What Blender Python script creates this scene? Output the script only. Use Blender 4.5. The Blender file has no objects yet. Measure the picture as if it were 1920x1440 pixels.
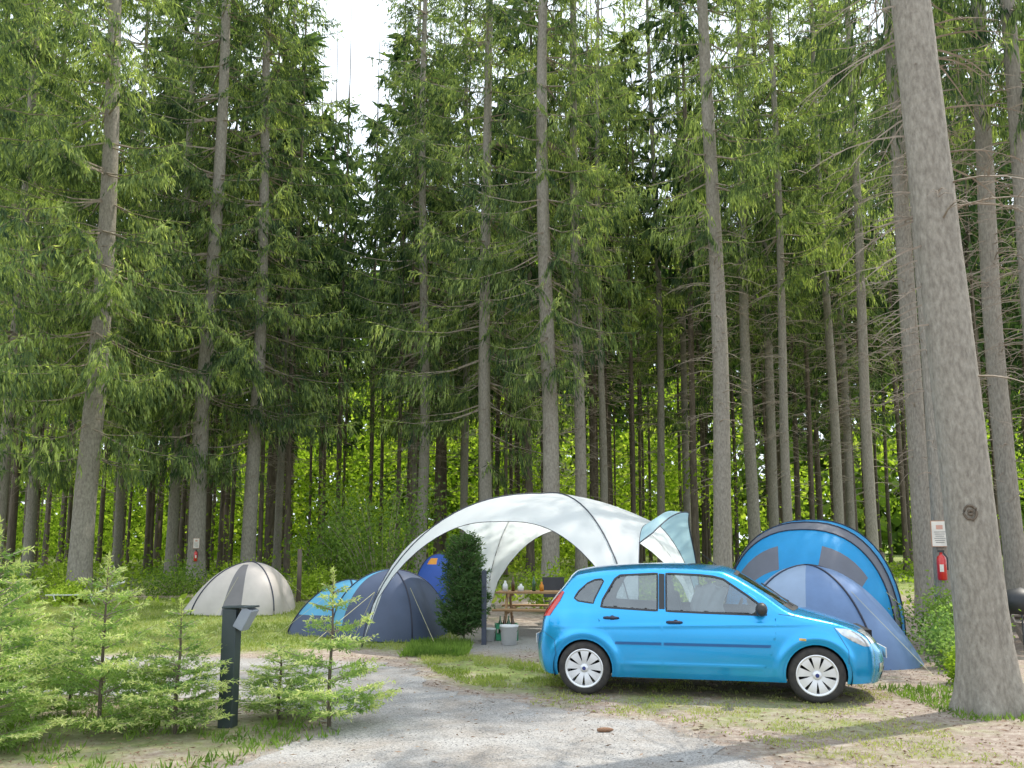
import bpy, bmesh, math, random
import numpy as np
from mathutils import Vector, Matrix
from mathutils.geometry import delaunay_2d_cdt
random.seed(4); R0=np.random.default_rng(11)
scene=bpy.context.scene; COL=scene.collection
PI=math.pi
# ------------------------------------------------------------------ helpers
def link(o):
    COL.objects.link(o); return o
def empty(name,loc=(0,0,0),rot=0,label=None,cat=None,group=None):
    o=bpy.data.objects.new(name,None); o.location=loc; o.rotation_euler=(0,0,rot)
    o.empty_display_size=.2; link(o); tag(o,label,cat,group); return o
def tag(o,label=None,cat=None,group=None,kind=None):
    if label:o["label"]=label
    if cat:o["category"]=cat
    if group:o["group"]=group
    if kind:o["kind"]=kind
    return o
def mk(name,v,f,mats,parent=None,smooth=False,mi=None,loc=None,weld=0,bev=0):
    me=bpy.data.meshes.new(name)
    me.from_pydata([tuple(map(float,p)) for p in v],[],[tuple(q) for q in f])
    if not isinstance(mats,(list,tuple)): mats=[mats]
    for m in mats: me.materials.append(m)
    if mi is not None: me.polygons.foreach_set("material_index",np.array(mi,dtype=np.int32))
    if weld:
        bm=bmesh.new(); bm.from_mesh(me); bmesh.ops.remove_doubles(bm,verts=bm.verts,dist=weld)
        bmesh.ops.recalc_face_normals(bm,faces=bm.faces); bm.to_mesh(me); bm.free()
    if smooth: me.polygons.foreach_set("use_smooth",np.ones(len(me.polygons),dtype=bool))
    me.update()
    o=bpy.data.objects.new(name,me); link(o)
    if loc is not None:o.location=loc
    if parent:o.parent=parent
    if bev:
        b=o.modifiers.new("b","BEVEL"); b.width=bev; b.segments=2; b.limit_method='ANGLE'
    return o
def mesh_np(name,V,nper,mats,mi=None):
    n=len(V)//nper
    me=bpy.data.meshes.new(name); me.vertices.add(len(V)); me.vertices.foreach_set("co",np.asarray(V,dtype=np.float32).ravel())
    me.loops.add(len(V)); me.loops.foreach_set("vertex_index",np.arange(len(V),dtype=np.int32))
    me.polygons.add(n); me.polygons.foreach_set("loop_start",np.arange(0,len(V),nper,dtype=np.int32))
    try: me.polygons.foreach_set("loop_total",np.full(n,nper,dtype=np.int32))
    except Exception: pass
    for m in mats: me.materials.append(m)
    if mi is not None: me.polygons.foreach_set("material_index",np.asarray(mi,dtype=np.int32))
    me.update(calc_edges=True); me.validate(); return me
def obj(name,me,parent=None,loc=None):
    o=bpy.data.objects.new(name,me); link(o)
    if parent:o.parent=parent
    if loc is not None:o.location=loc
    return o
class MB:
    def __init__(s): s.v=[];s.f=[];s.m=[]
    def add(s,v,f,mi=0):
        o=len(s.v); s.v+=[tuple(p) for p in v]; s.f+=[tuple(i+o for i in q) for q in f]; s.m+=[mi]*len(f)
    def box(s,c,size,rot=None,mi=0,top=1.0):
        hx,hy,hz=[k/2 for k in size]
        v=[Vector((x*hx*(top if z>0 else 1),y*hy*(top if z>0 else 1),z*hz)) for z in(-1,1) for y in(-1,1) for x in(-1,1)]
        if rot is not None:
            M=rot if isinstance(rot,Matrix) else Matrix.Rotation(rot,3,'Z'); v=[M@p for p in v]
        v=[p+Vector(c) for p in v]
        s.add(v,[(0,2,3,1),(4,5,7,6),(0,1,5,4),(2,6,7,3),(0,4,6,2),(1,3,7,5)],mi)
    def tube(s,pts,rad,n=6,mi=0,cap=True):
        pts=[Vector(p) for p in pts]; 
        if not hasattr(rad,'__len__'): rad=[rad]*len(pts)
        V=[];F=[]; up=Vector((0,0,1))
        for i,p in enumerate(pts):
            d=(pts[min(i+1,len(pts)-1)]-pts[max(i-1,0)]).normalized()
            a=d.cross(up)
            if a.length<.05:a=d.cross(Vector((1,0,0)))
            a.normalize(); b=a.cross(d)
            for k in range(n):
                t=2*PI*k/n; V.append(p+(a*math.cos(t)+b*math.sin(t))*rad[i])
        for i in range(len(pts)-1):
            for k in range(n):
                F.append((i*n+k,i*n+(k+1)%n,(i+1)*n+(k+1)%n,(i+1)*n+k))
        if cap:
            F.append(tuple(range(n))[::-1]); F.append(tuple((len(pts)-1)*n+k for k in range(n)))
        s.add(V,F,mi)
    def lathe(s,prof,n=24,mi=0,axis='Z',c=(0,0,0)):
        V=[];F=[]
        for r,z in prof:
            for k in range(n):
                t=2*PI*k/n
                p=(r*math.cos(t),r*math.sin(t),z) if axis=='Z' else (r*math.cos(t),z,r*math.sin(t))
                V.append((p[0]+c[0],p[1]+c[1],p[2]+c[2]))
        for i in range(len(prof)-1):
            for k in range(n): F.append((i*n+k,i*n+(k+1)%n,(i+1)*n+(k+1)%n,(i+1)*n+k))
        s.add(V,F,mi)
    def obj(s,name,mats,parent=None,smooth=False,**k):
        return mk(name,s.v,s.f,mats,parent,smooth,mi=s.m,**k)
def sm(x,xs,ys):
    xs=np.asarray(xs,float); ys=np.asarray(ys,float); x=np.clip(np.asarray(x,float),xs[0],xs[-1])
    m=np.gradient(ys,xs); i=np.clip(np.searchsorted(xs,x)-1,0,len(xs)-2)
    h=xs[i+1]-xs[i]; t=(x-xs[i])/h
    return ys[i]*(2*t**3-3*t**2+1)+h*m[i]*(t**3-2*t**2+t)+ys[i+1]*(-2*t**3+3*t**2)+h*m[i+1]*(t**3-t**2)
def inpoly(px,py,poly):
    px=np.asarray(px,float);py=np.asarray(py,float); ins=np.zeros(px.shape,bool); n=len(poly)
    for i in range(n):
        x1,y1=poly[i];x2,y2=poly[(i+1)%n]
        if y1==y2: continue
        c=((y1>py)!=(y2>py))&(px<(x2-x1)*(py-y1)/(y2-y1)+x1); ins^=c
    return ins
def pdist(px,py,poly,closed=True):
    px=np.asarray(px,float);py=np.asarray(py,float); best=np.full(px.shape,1e9)
    n=len(poly)
    for i in range(n if closed else n-1):
        x1,y1=poly[i];x2,y2=poly[(i+1)%n]; dx=x2-x1;dy=y2-y1; L=dx*dx+dy*dy+1e-12
        t=np.clip(((px-x1)*dx+(py-y1)*dy)/L,0,1); best=np.minimum(best,np.hypot(px-x1-t*dx,py-y1-t*dy))
    return best
def dens(poly,step,closed=True):
    out=[]; n=len(poly)
    for i in range(n if closed else n-1):
        a=poly[i];b=poly[(i+1)%n]; k=max(1,int(math.hypot(b[0]-a[0],b[1]-a[1])/step))
        for j in range(k): out.append((a[0]+(b[0]-a[0])*j/k,a[1]+(b[1]-a[1])*j/k))
    if not closed: out.append(poly[-1])
    return out
def cdt(outer,holes=(),pts=(),):
    V=[];E=[]
    for lp in [outer]+list(holes):
        o=len(V); V+=[Vector(p) for p in lp]; E+=[(o+i,o+(i+1)%len(lp)) for i in range(len(lp))]
    V+=[Vector(p) for p in pts]
    r=delaunay_2d_cdt(V,E,[],0,1e-6)
    vv=np.array([(p[0],p[1]) for p in r[0]]); ff=np.array([tuple(f) for f in r[2]])
    c=vv[ff].mean(1); ok=inpoly(c[:,0],c[:,1],outer)
    for h in holes: ok&=~inpoly(c[:,0],c[:,1],h)
    return vv,ff[ok]
# ------------------------------------------------------------------ materials
def nmat(name):
    m=bpy.data.materials.new(name); m.use_nodes=True; nt=m.node_tree; nt.nodes.clear()
    out=nt.nodes.new("ShaderNodeOutputMaterial"); return m,nt,out
def N(nt,t,**k):
    n=nt.nodes.new(t)
    for a,b in k.items(): setattr(n,a,b)
    return n
def ramp(nt,src,cols):
    r=N(nt,"ShaderNodeValToRGB"); e=r.color_ramp.elements
    while len(e)<len(cols): e.new(.5)
    for i,(p,c) in enumerate(cols): e[i].position=p; e[i].color=(*c,1)
    nt.links.new(src,r.inputs[0]); return r.outputs[0]
def noise(nt,scale,detail=5,stretch=(1,1,1),rough=.6,src='Object'):
    tc=N(nt,"ShaderNodeTexCoord"); mp=N(nt,"ShaderNodeMapping"); mp.inputs['Scale'].default_value=stretch
    nz=N(nt,"ShaderNodeTexNoise"); nz.inputs['Scale'].default_value=scale; nz.inputs['Detail'].default_value=detail
    nz.inputs['Roughness'].default_value=rough
    nt.links.new(tc.outputs[src],mp.inputs[0]); nt.links.new(mp.outputs[0],nz.inputs[0]); return nz.outputs[0]
def mat(name,c1,c2=None,rough=.7,scale=6,stretch=(1,1,1),bump=0,metal=0,coat=0,trans=0,tcol=None,bscale=None,spec=.5):
    m,nt,out=nmat(name); b=N(nt,"ShaderNodeBsdfPrincipled")
    c2=c2 or tuple(k*.82 for k in c1)
    f=noise(nt,scale,5,stretch); col=ramp(nt,f,[(.32,c1),(.68,c2)])
    nt.links.new(col,b.inputs['Base Color']); b.inputs['Roughness'].default_value=rough; b.inputs['Metallic'].default_value=metal
    b.inputs['Coat Weight'].default_value=coat; b.inputs['Coat Roughness'].default_value=.04; b.inputs['Specular IOR Level'].default_value=spec
    if bump:
        bp=N(nt,"ShaderNodeBump"); bp.inputs['Strength'].default_value=bump; bp.inputs['Distance'].default_value=.02
        nt.links.new(noise(nt,bscale or scale*3,6,stretch),bp.inputs['Height']); nt.links.new(bp.outputs[0],b.inputs['Normal'])
    if trans:
        t=N(nt,"ShaderNodeBsdfTranslucent"); 
        if tcol: t.inputs[0].default_value=(*tcol,1)
        else: nt.links.new(col,t.inputs[0])
        mx=N(nt,"ShaderNodeMixShader"); mx.inputs[0].default_value=trans
        nt.links.new(b.outputs[0],mx.inputs[1]); nt.links.new(t.outputs[0],mx.inputs[2]); nt.links.new(mx.outputs[0],out.inputs[0])
    else: nt.links.new(b.outputs[0],out.inputs[0])
    return m
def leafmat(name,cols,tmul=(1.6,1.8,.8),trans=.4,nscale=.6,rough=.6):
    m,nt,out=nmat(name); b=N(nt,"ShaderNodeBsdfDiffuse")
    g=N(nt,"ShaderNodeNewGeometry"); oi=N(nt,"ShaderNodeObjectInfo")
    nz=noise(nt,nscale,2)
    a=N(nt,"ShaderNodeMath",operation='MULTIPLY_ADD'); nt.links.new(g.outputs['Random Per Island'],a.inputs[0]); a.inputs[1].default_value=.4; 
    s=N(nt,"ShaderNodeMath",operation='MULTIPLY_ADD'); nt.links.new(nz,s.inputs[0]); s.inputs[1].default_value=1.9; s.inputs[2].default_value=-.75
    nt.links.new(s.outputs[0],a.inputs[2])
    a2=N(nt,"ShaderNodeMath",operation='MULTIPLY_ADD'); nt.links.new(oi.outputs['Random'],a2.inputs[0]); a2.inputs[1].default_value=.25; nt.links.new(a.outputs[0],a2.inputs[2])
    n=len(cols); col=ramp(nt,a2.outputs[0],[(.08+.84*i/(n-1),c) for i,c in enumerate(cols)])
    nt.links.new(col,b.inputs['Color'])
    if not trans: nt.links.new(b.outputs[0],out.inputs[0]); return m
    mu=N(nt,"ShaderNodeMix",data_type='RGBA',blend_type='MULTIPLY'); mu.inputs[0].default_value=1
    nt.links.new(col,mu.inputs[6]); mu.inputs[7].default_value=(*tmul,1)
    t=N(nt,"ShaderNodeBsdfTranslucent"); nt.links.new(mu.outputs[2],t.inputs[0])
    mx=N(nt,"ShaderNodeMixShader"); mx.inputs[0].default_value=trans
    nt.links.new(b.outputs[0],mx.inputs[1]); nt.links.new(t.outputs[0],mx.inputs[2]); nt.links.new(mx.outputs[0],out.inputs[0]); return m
def glassmat(name,tint=(.58,.66,.68),base=.10):
    m,nt,out=nmat(name); t=N(nt,"ShaderNodeBsdfTransparent"); t.inputs[0].default_value=(*tint,1)
    g=N(nt,"ShaderNodeBsdfGlossy"); g.inputs['Roughness'].default_value=.02; g.inputs[0].default_value=(.9,.97,1,1)
    lw=N(nt,"ShaderNodeFresnel"); lw.inputs[0].default_value=1.5
    a=N(nt,"ShaderNodeMath",operation='ADD'); nt.links.new(lw.outputs[0],a.inputs[0]); a.inputs[1].default_value=base
    nz=noise(nt,3); a3=N(nt,"ShaderNodeMath",operation='MULTIPLY_ADD'); nt.links.new(nz,a3.inputs[0]); a3.inputs[1].default_value=.08; nt.links.new(a.outputs[0],a3.inputs[2])
    mx=N(nt,"ShaderNodeMixShader"); nt.links.new(a3.outputs[0],mx.inputs[0]); nt.links.new(t.outputs[0],mx.inputs[1]); nt.links.new(g.outputs[0],mx.inputs[2])
    nt.links.new(mx.outputs[0],out.inputs[0]); return m

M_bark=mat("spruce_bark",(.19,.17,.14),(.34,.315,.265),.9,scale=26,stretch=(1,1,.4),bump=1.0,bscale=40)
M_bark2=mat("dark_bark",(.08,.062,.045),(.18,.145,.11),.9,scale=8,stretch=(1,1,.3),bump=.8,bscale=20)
M_twig=mat("dead_twig",(.20,.16,.12),(.36,.31,.25),.9)
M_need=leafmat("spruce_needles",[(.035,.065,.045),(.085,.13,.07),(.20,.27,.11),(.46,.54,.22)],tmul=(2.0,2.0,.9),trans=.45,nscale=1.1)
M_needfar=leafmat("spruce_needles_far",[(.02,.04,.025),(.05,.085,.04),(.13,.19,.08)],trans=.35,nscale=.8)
M_wood2=leafmat("distant_foliage",[(.04,.07,.025),(.12,.19,.045),(.30,.42,.08)],trans=.4,nscale=.12)
M_sap=leafmat("sapling_needles",[(.13,.22,.09),(.24,.34,.12),(.38,.48,.18)],trans=.45,nscale=4)
M_tip=leafmat("fresh_tips",[(.48,.56,.18),(.60,.66,.25),(.66,.68,.34)],tmul=(1.1,1.2,.8),trans=.4,nscale=5)
M_darkneed=leafmat("dense_needles",[(.04,.08,.035),(.075,.135,.05),(.12,.20,.08)],trans=.35,nscale=4)
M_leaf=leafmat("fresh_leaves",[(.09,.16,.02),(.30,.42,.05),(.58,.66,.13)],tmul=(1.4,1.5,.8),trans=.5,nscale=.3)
M_shrub=leafmat("shrub_leaves",[(.07,.13,.03),(.14,.22,.05),(.23,.32,.08)],trans=.4,nscale=2)
M_grass=leafmat("grass_blades",[(.14,.20,.04),(.24,.31,.07),(.36,.40,.13),(.44,.42,.20)],tmul=(1.2,1.3,.7),trans=.4,nscale=.5)
M_black=mat("black_plastic",(.02,.022,.025),(.03,.032,.035),.5)
M_white=mat("white_plastic",(.78,.79,.80),(.7,.71,.72),.5)
M_wood=mat("table_wood",(.42,.26,.13),(.30,.17,.08),.7,scale=5,stretch=(1,8,8),bump=.2)
M_pole=mat("dark_pole",(.02,.025,.05),(.03,.035,.06),.5)
M_rope=mat("guy_rope",(.65,.6,.3),(.5,.5,.3),.8)
# ------------------------------------------------------------------ ground
def gz(x,y):
    t=max(0.0,y-13.0); t=min(t,14+ (t-14)*.25) if t>14 else t
    return .05*t*t/(t+2.0)
road=[(2.6,1.0),(2.0,5.2),(1.85,6.5),(1.42,7.8),(.6,8.5),(-.2,9.2),(-1.0,9.9),(-1.3,11.3),(-2.0,12.2),(-4.5,12.8),(-10,12.9),(-26,12.6),(-26,9.4),(-9,9.6),(-5,9.5),(-3.0,9.2),(-1.75,8.3),(-1.7,7.4),(-2.05,6.4),(-2.3,5.2),(-3.2,1.0)]
pad=[(-1.1,13.6),(-.2,13.2),(.9,13.4),(2.4,13.5),(3.2,15.5),(2,17.5),(-.3,17),(-.9,15.5)]
lawn=[(-14,13.4),(-5,13.2),(-2.6,13.9),(-1.0,13.2),(-.9,14.8),(-1.5,17.5),(-4,20.5),(-8,22),(-16,22)]
strip_g=[(-1.5,13.0),(-.2,12.9),(.6,11.6),(.9,10.2),(.4,9.5),(-.6,10.2),(-1.1,11.4)]
carz=[(.2,8.9),(1.6,7.9),(2.6,6.4),(4.0,6.2),(3.9,8.4),(4.6,10),(2.0,11.2),(.4,10.6)]
sapz=[(-1.6,6.6),(-2.3,6.0),(-3.2,5.0),(-9,5),(-9,9),(-3,9),(-1.4,8.2)]
M_ground,nt,out=nmat("forest_ground")
b=N(nt,"ShaderNodeBsdfPrincipled"); b.inputs['Roughness'].default_value=.95
at=N(nt,"ShaderNodeAttribute",attribute_name="mask"); sep=N(nt,"ShaderNodeSeparateColor"); nt.links.new(at.outputs['Color'],sep.inputs[0])
litter=ramp(nt,noise(nt,9,8,rough=.75),[(.25,(.18,.125,.095)),(.5,(.34,.27,.22)),(.62,(.48,.42,.35)),(.78,(.20,.21,.09))])
grass=ramp(nt,noise(nt,5,8,rough=.7),[(.3,(.12,.16,.04)),(.5,(.22,.28,.07)),(.7,(.38,.38,.16))])
grav=ramp(nt,noise(nt,60,6,rough=.8),[(.3,(.17,.165,.155)),(.5,(.30,.29,.275)),(.7,(.44,.43,.41))])
def mixm(fac,a,bb,sc,amp):
    nz=noise(nt,sc,6,rough=.7); m1=N(nt,"ShaderNodeMath",operation='MULTIPLY_ADD'); nt.links.new(nz,m1.inputs[0]); m1.inputs[1].default_value=amp; 
    m0=N(nt,"ShaderNodeMath",operation='MULTIPLY_ADD'); nt.links.new(fac,m0.inputs[0]); m0.inputs[1].default_value=2.2; m0.inputs[2].default_value=-.6-amp/2
    nt.links.new(m0.outputs[0],m1.inputs[2]); m1.use_clamp=True
    mx=N(nt,"ShaderNodeMix",data_type='RGBA'); nt.links.new(m1.outputs[0],mx.inputs[0]); nt.links.new(a,mx.inputs[6]); nt.links.new(bb,mx.inputs[7]); return mx.outputs[2]
c=mixm(sep.outputs[0],litter,grass,1.6,3.0); c=mixm(sep.outputs[1],c,grav,2.0,2.0)
nt.links.new(c,b.inputs['Base Color'])
bp=N(nt,"ShaderNodeBump"); bp.inputs['Strength'].default_value=.9; bp.inputs['Distance'].default_value=.03
nt.links.new(noise(nt,30,8,rough=.8),bp.inputs['Height']); nt.links.new(bp.outputs[0],b.inputs['Normal']); nt.links.new(b.outputs[0],out.inputs[0])
def axis(lo,hi,flo,fhi,fine,grow):
    a=list(np.arange(flo,fhi,fine)); s=fine; x=fhi
    while x<hi: a.append(x); s*=grow; x+=s
    a.append(hi); s=fine; x=flo-fine
    pre=[]
    while x>lo: pre.append(x); s*=grow; x-=s
    pre.append(lo); return np.array(pre[::-1]+a)
xs=axis(-400,400,-15,12,.2,1.15); ys=axis(-60,600,4,24,.2,1.12)
GX,GY=np.meshgrid(xs,ys); 
GZ=np.vectorize(gz)(GX,GY)
def soft(poly,w):
    d=pdist(GX,GY,poly); i=inpoly(GX,GY,poly); s=np.where(i,d,-d); return np.clip(.5+s/w/2,0,1)
mg=np.maximum.reduce([soft(lawn,1.0)*1.0,soft(strip_g,.7)*.85,soft(carz,1.2)*.52,soft(sapz,.8)*.5,np.clip((GY-19)/6,0,1)*.75,np.full(GX.shape,.22)])
mgr=np.maximum(soft(road,.6)*.95,soft(pad,.8)*.85); mgr=np.maximum(mgr,np.where(GY<6,.3,.0))
ny,nx=GX.shape
V=np.stack([GX,GY,GZ],-1).reshape(-1,3)
idx=np.arange(nx*ny).reshape(ny,nx); F=np.stack([idx[:-1,:-1],idx[:-1,1:],idx[1:,1:],idx[1:,:-1]],-1).reshape(-1,4)
g=mk("ground",V,F,M_ground,smooth=True); tag(g,kind="structure")
ca=g.data.color_attributes.new("mask",'FLOAT_COLOR','POINT')
ca.data.foreach_set("color",np.stack([mg,mgr,mg*0,mg*0+1],-1).astype(np.float32).ravel())
M_grav,nt,out=nmat("gravel")
b=N(nt,"ShaderNodeBsdfPrincipled"); b.inputs['Roughness'].default_value=.9
vo=N(nt,"ShaderNodeTexVoronoi"); vo.inputs['Scale'].default_value=95; tc=N(nt,"ShaderNodeTexCoord"); nt.links.new(tc.outputs['Object'],vo.inputs[0])
sp=N(nt,"ShaderNodeSeparateColor"); nt.links.new(vo.outputs['Color'],sp.inputs[0])
c1=ramp(nt,sp.outputs[0],[(.0,(.21,.205,.20)),(.5,(.31,.305,.295)),(1,(.43,.42,.41))])
c2=ramp(nt,noise(nt,1.3,7,rough=.7),[(.35,(.78,.72,.66)),(.6,(1,1,1))])
mx=N(nt,"ShaderNodeMix",data_type='RGBA',blend_type='MULTIPLY'); mx.inputs[0].default_value=1; nt.links.new(c1,mx.inputs[6]); nt.links.new(c2,mx.inputs[7])
nt.links.new(mx.outputs[2],b.inputs['Base Color']); bp=N(nt,"ShaderNodeBump"); bp.inputs['Strength'].default_value=.5; bp.inputs['Distance'].default_value=.006; bp.invert=True
nt.links.new(vo.outputs['Distance'],bp.inputs['Height']); nt.links.new(bp.outputs[0],b.inputs['Normal']); nt.links.new(b.outputs[0],out.inputs[0])
rd=dens(road,.12); rj=[]
for i,(x,y) in enumerate(rd):
    a=.07*math.sin(i*.9)+.05*math.sin(i*2.3+1)+random.uniform(-.05,.05); rj.append((x+a,y+random.uniform(-.05,.05)+a*.6))
vv,ff=cdt(rj)
r=mk("gravel_road",[(x,y,gz(x,y)+.005) for x,y in vv],ff,M_grav); tag(r,kind="structure")
# ------------------------------------------------------------------ kites (needle sprays / leaves)
def nrm(a): return a/(np.linalg.norm(a,axis=-1,keepdims=True)+1e-9)
def kites(rng,P,D,l,w):
    D=nrm(D); S=nrm(np.cross(D,rng.normal(size=D.shape))); l=np.asarray(l)[:,None]; w=np.asarray(w)[:,None]
    return np.stack([P,P+D*l*.4+S*w*.5,P+D*l,P+D*l*.4-S*w*.5],1).reshape(-1,3)
def branch(rng,o,az,L,droop,tip,hang,dn,dm,kl,kw,latf=.38,latmax=.9,curtain=0.,jit=.45,t0=.1):
    dh=np.array([math.cos(az),math.sin(az),0]); n=max(3,int(L/dn)); t=np.sort(rng.uniform(t0,1,n))
    side=np.array([-math.sin(az),math.cos(az),0])
    pos=o+dh*(L*t)[:,None]; pos[:,2]+=-droop*L*t+tip*L*t*t
    tan=np.tile(dh,(n,1)); tan[:,2]=-droop+2*tip*t; tan=nrm(tan)
    PP=[];DD=[]
    for sgn in(-1,1):
        ld=nrm(tan*.55+side*sgn*.8+np.array([0,0,-hang])+rng.normal(size=(n,3))*.15)
        ll=np.minimum((1-t*.8)*latf*L+.12*min(L,1),latmax)*rng.uniform(.6,1.2,n)
        for i in range(n):
            m=max(2,int(ll[i]/dm)); u=rng.uniform(.05,1,m)
            p=pos[i]+ld[i]*(ll[i]*u)[:,None]; p[:,2]-=hang*ll[i]*u*u*.7
            PP.append(p); DD.append(ld[i]*.55+rng.normal(size=(m,3))*jit+np.array([0,0,-hang*1.1-curtain]))
    m=max(3,int(L/dm)); u=rng.uniform(max(.15,t0),1.02,m); p=o+dh*(L*u)[:,None]; p[:,2]+=-droop*L*u+tip*L*u*u
    PP.append(p); DD.append(dh+rng.normal(size=(m,3))*.6)
    P=np.concatenate(PP);D=np.concatenate(DD); k=len(P)
    wood=[(o+dh*L*s+np.array([0,0,-droop*L*s+tip*L*s*s])) for s in(0,.35,.7,1)]
    return P,D,rng.uniform(.6,1.4,k)*kl,rng.uniform(.6,1.3,k)*kw,wood
def crown(name,seed,hb,H,L0,step=.42,per=5,dn=.17,dm=.10,kl=.24,kw=.055,mat_=None,thin=1.0,curtain=.6,expo=.75,t0=.1,zj=.2):
    rng=np.random.default_rng(seed); KP=[];KD=[];KL=[];KW=[]; wood=MB(); h=hb
    while h<H-.3:
        f=(h-hb)/(H-hb); Lm=L0*(1-f)**expo*(.55+.45*min(1,f*6+.1))+.25
        for j in range(per):
            if rng.random()>thin*(.5+min(f*4,.5)): continue
            az=rng.uniform(0,2*PI); L=Lm*rng.uniform(.55,1.25); o=np.array([0,0,h+rng.uniform(-zj,zj)])
            dr=.55-.5*f+rng.uniform(-.12,.12); hi=1.5 if h>24 else 1
            P,D,l,w,wd=branch(rng,o,az,L,dr,.34,.55*(1-f)+.15,dn*hi,dm*hi,kl*hi,kw*hi,curtain=curtain*(1-f)+.15,jit=.33,t0=t0)
            KP.append(P);KD.append(D);KL.append(l);KW.append(w); wood.tube(wd,[.03,.02,.012,.004],3,cap=False)
        h+=step*rng.uniform(.8,1.2)*(1 if h<24 else 1.35)
    P=np.concatenate(KP);D=np.concatenate(KD); V=kites(rng,P,D,np.concatenate(KL),np.concatenate(KW))
    wv=np.array([wood.v[i] for f in wood.f for i in f]); 
    nk=len(V)//4; nw=len(wv)//4; print(name,nk)
    return mesh_np(name,np.concatenate([V,wv]),4,[mat_ or M_need,M_twig],[0]*nk+[1]*nw)
def trunkmesh(name,seed,H=32,R=.25,ns=14,nr=46,bend=.12,flare=.35,m=M_bark,rough=.012):
    rng=np.random.default_rng(seed); ph=rng.uniform(0,6,6); V=[];F=[]
    for i in range(nr+1):
        z=H*(i/nr)**1.6-.15; zz=max(z,0); r=R*((1-zz/H*.97)**.75)+R*flare*math.exp(-zz/.35)
        cx=bend*math.sin(zz*.22+ph[0])*min(1,zz/6); cy=bend*math.sin(zz*.19+ph[1])*min(1,zz/6)
        for k in range(ns):
            a=2*PI*k/ns; q=1+rough*4*math.sin(a*3+ph[2]+zz*.3)+(.18*math.exp(-zz/.3)*math.sin(a*5+ph[3]))+rng.normal()*rough
            V.append((cx+r*q*math.cos(a),cy+r*q*math.sin(a),z))
    for i in range(nr):
        for k in range(ns): F.append((i*ns+k,i*ns+(k+1)%ns,(i+1)*ns+(k+1)%ns,(i+1)*ns+k))
    me=bpy.data.meshes.new(name); me.from_pydata(V,[],F); me.materials.append(m); me.polygons.foreach_set("use_smooth",np.ones(len(F),bool)); me.update(); return me
def deadmesh(name,seed,z0,z1,n,Lr=(.6,2.0),rr=.011,stub=.3,sub=5):
    rng=np.random.default_rng(seed); mb=MB()
    for i in range(n):
        z=z0+(z1-z0)*rng.random()**.8; az=rng.uniform(0,2*PI); L=rng.uniform(*Lr)*(.5+.5*(z-z0)/(z1-z0)); 
        if rng.random()<stub: L=rng.uniform(.06,.3)
        d=np.array([math.cos(az),math.sin(az),0]); s=np.array([-d[1],d[0],0]); up=rng.uniform(-.1,.35); c=rng.uniform(-.15,.15); pts=[]
        for k in range(6):
            t=k/5; pts.append(d*(L*t+.05)+s*(c*L*t*t)+np.array([0,0,z+up*L*t-.45*L*t*t+.0*t]))
        mb.tube(pts,[rr*(1.3-1.1*k/5) for k in range(6)],3,cap=False)
        if L>.5:
            for j in range(sub):
                t=rng.uniform(.3,1); k=min(4,int(t*5)); p=pts[k]+(pts[k+1]-pts[k])*(t*5-k) if t<1 else pts[5]
                l=L*rng.uniform(.12,.4); sg=rng.choice([-1,1]); q=p+(d*.6+s*sg*.7)*l+np.array([0,0,-.25*l+rng.normal()*.05]); 
                mb.tube([p,(p+q)/2+np.array([0,0,.03]),q],[rr*.5,rr*.35,rr*.2],3,cap=False)
    me=bpy.data.meshes.new(name); me.from_pydata([tuple(map(float,p)) for p in mb.v],[],mb.f); me.materials.append(M_twig); me.update(); return me
TR=[trunkmesh("trunk_%d"%i,i+3) for i in range(4)]
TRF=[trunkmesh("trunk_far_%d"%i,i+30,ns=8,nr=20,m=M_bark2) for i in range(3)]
KW=dict(per=7,step=.90,dn=.155,dm=.058,kl=.19,kw=.036,curtain=1.0,expo=.6,t0=.28,zj=.13)
CR={'low':crown("crown_low",1,4.0,30,3.5,**KW),'mid':crown("crown_mid",2,6.8,30,3.2,**KW),'hi':crown("crown_high",3,10.0,30,2.7,**KW)}
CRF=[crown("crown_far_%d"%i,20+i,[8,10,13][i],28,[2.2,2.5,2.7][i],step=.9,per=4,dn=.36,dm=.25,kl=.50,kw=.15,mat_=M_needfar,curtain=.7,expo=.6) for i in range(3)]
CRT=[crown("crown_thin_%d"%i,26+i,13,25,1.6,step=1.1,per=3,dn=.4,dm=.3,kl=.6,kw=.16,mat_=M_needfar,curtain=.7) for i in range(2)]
DD=[deadmesh("dead_%d"%i,60+i,2.5,10.5,110) for i in range(3)]
DDF=[deadmesh("dead_far_%d"%i,70+i,2.5,11,55,rr=.016,sub=3) for i in range(2)]
cnt=0
def tree(x,y,D,cr,kind='near',lean=(0,0),hs=1.0,cs=1.0,label=None,dead=True,trunk=None):
    global cnt; cnt+=1
    e=empty("spruce_tree",(x,y,gz(x,y)),random.uniform(0,6.28) if lean==(0,0) else 0,label or ("tall spruce with bare grey trunk and high crown" if kind=='near' else "slender dark spruce trunk in the shaded forest"),"tree","tall spruces of the forest")
    e.rotation_euler=(lean[0],lean[1],e.rotation_euler[2])
    near=kind=='near'
    t=obj("trunk",trunk or (TR[cnt%4] if near else TRF[cnt%3]),e); s=D/.5 if not trunk else 1; t.scale=(s,s,hs)
    c=obj("crown",CR[cr] if near else (CRT[cnt%2] if kind=='thin' else CRF[cnt%3]),e); c.scale=(cs,cs,hs); c.rotation_euler=(0,0,random.uniform(0,6))
    if dead:
        d=obj("dead_branches",DD[cnt%3] if near else DDF[cnt%2],e); d.scale=(1,1,hs); d.rotation_euler=(0,0,random.uniform(0,6))
    return e
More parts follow.
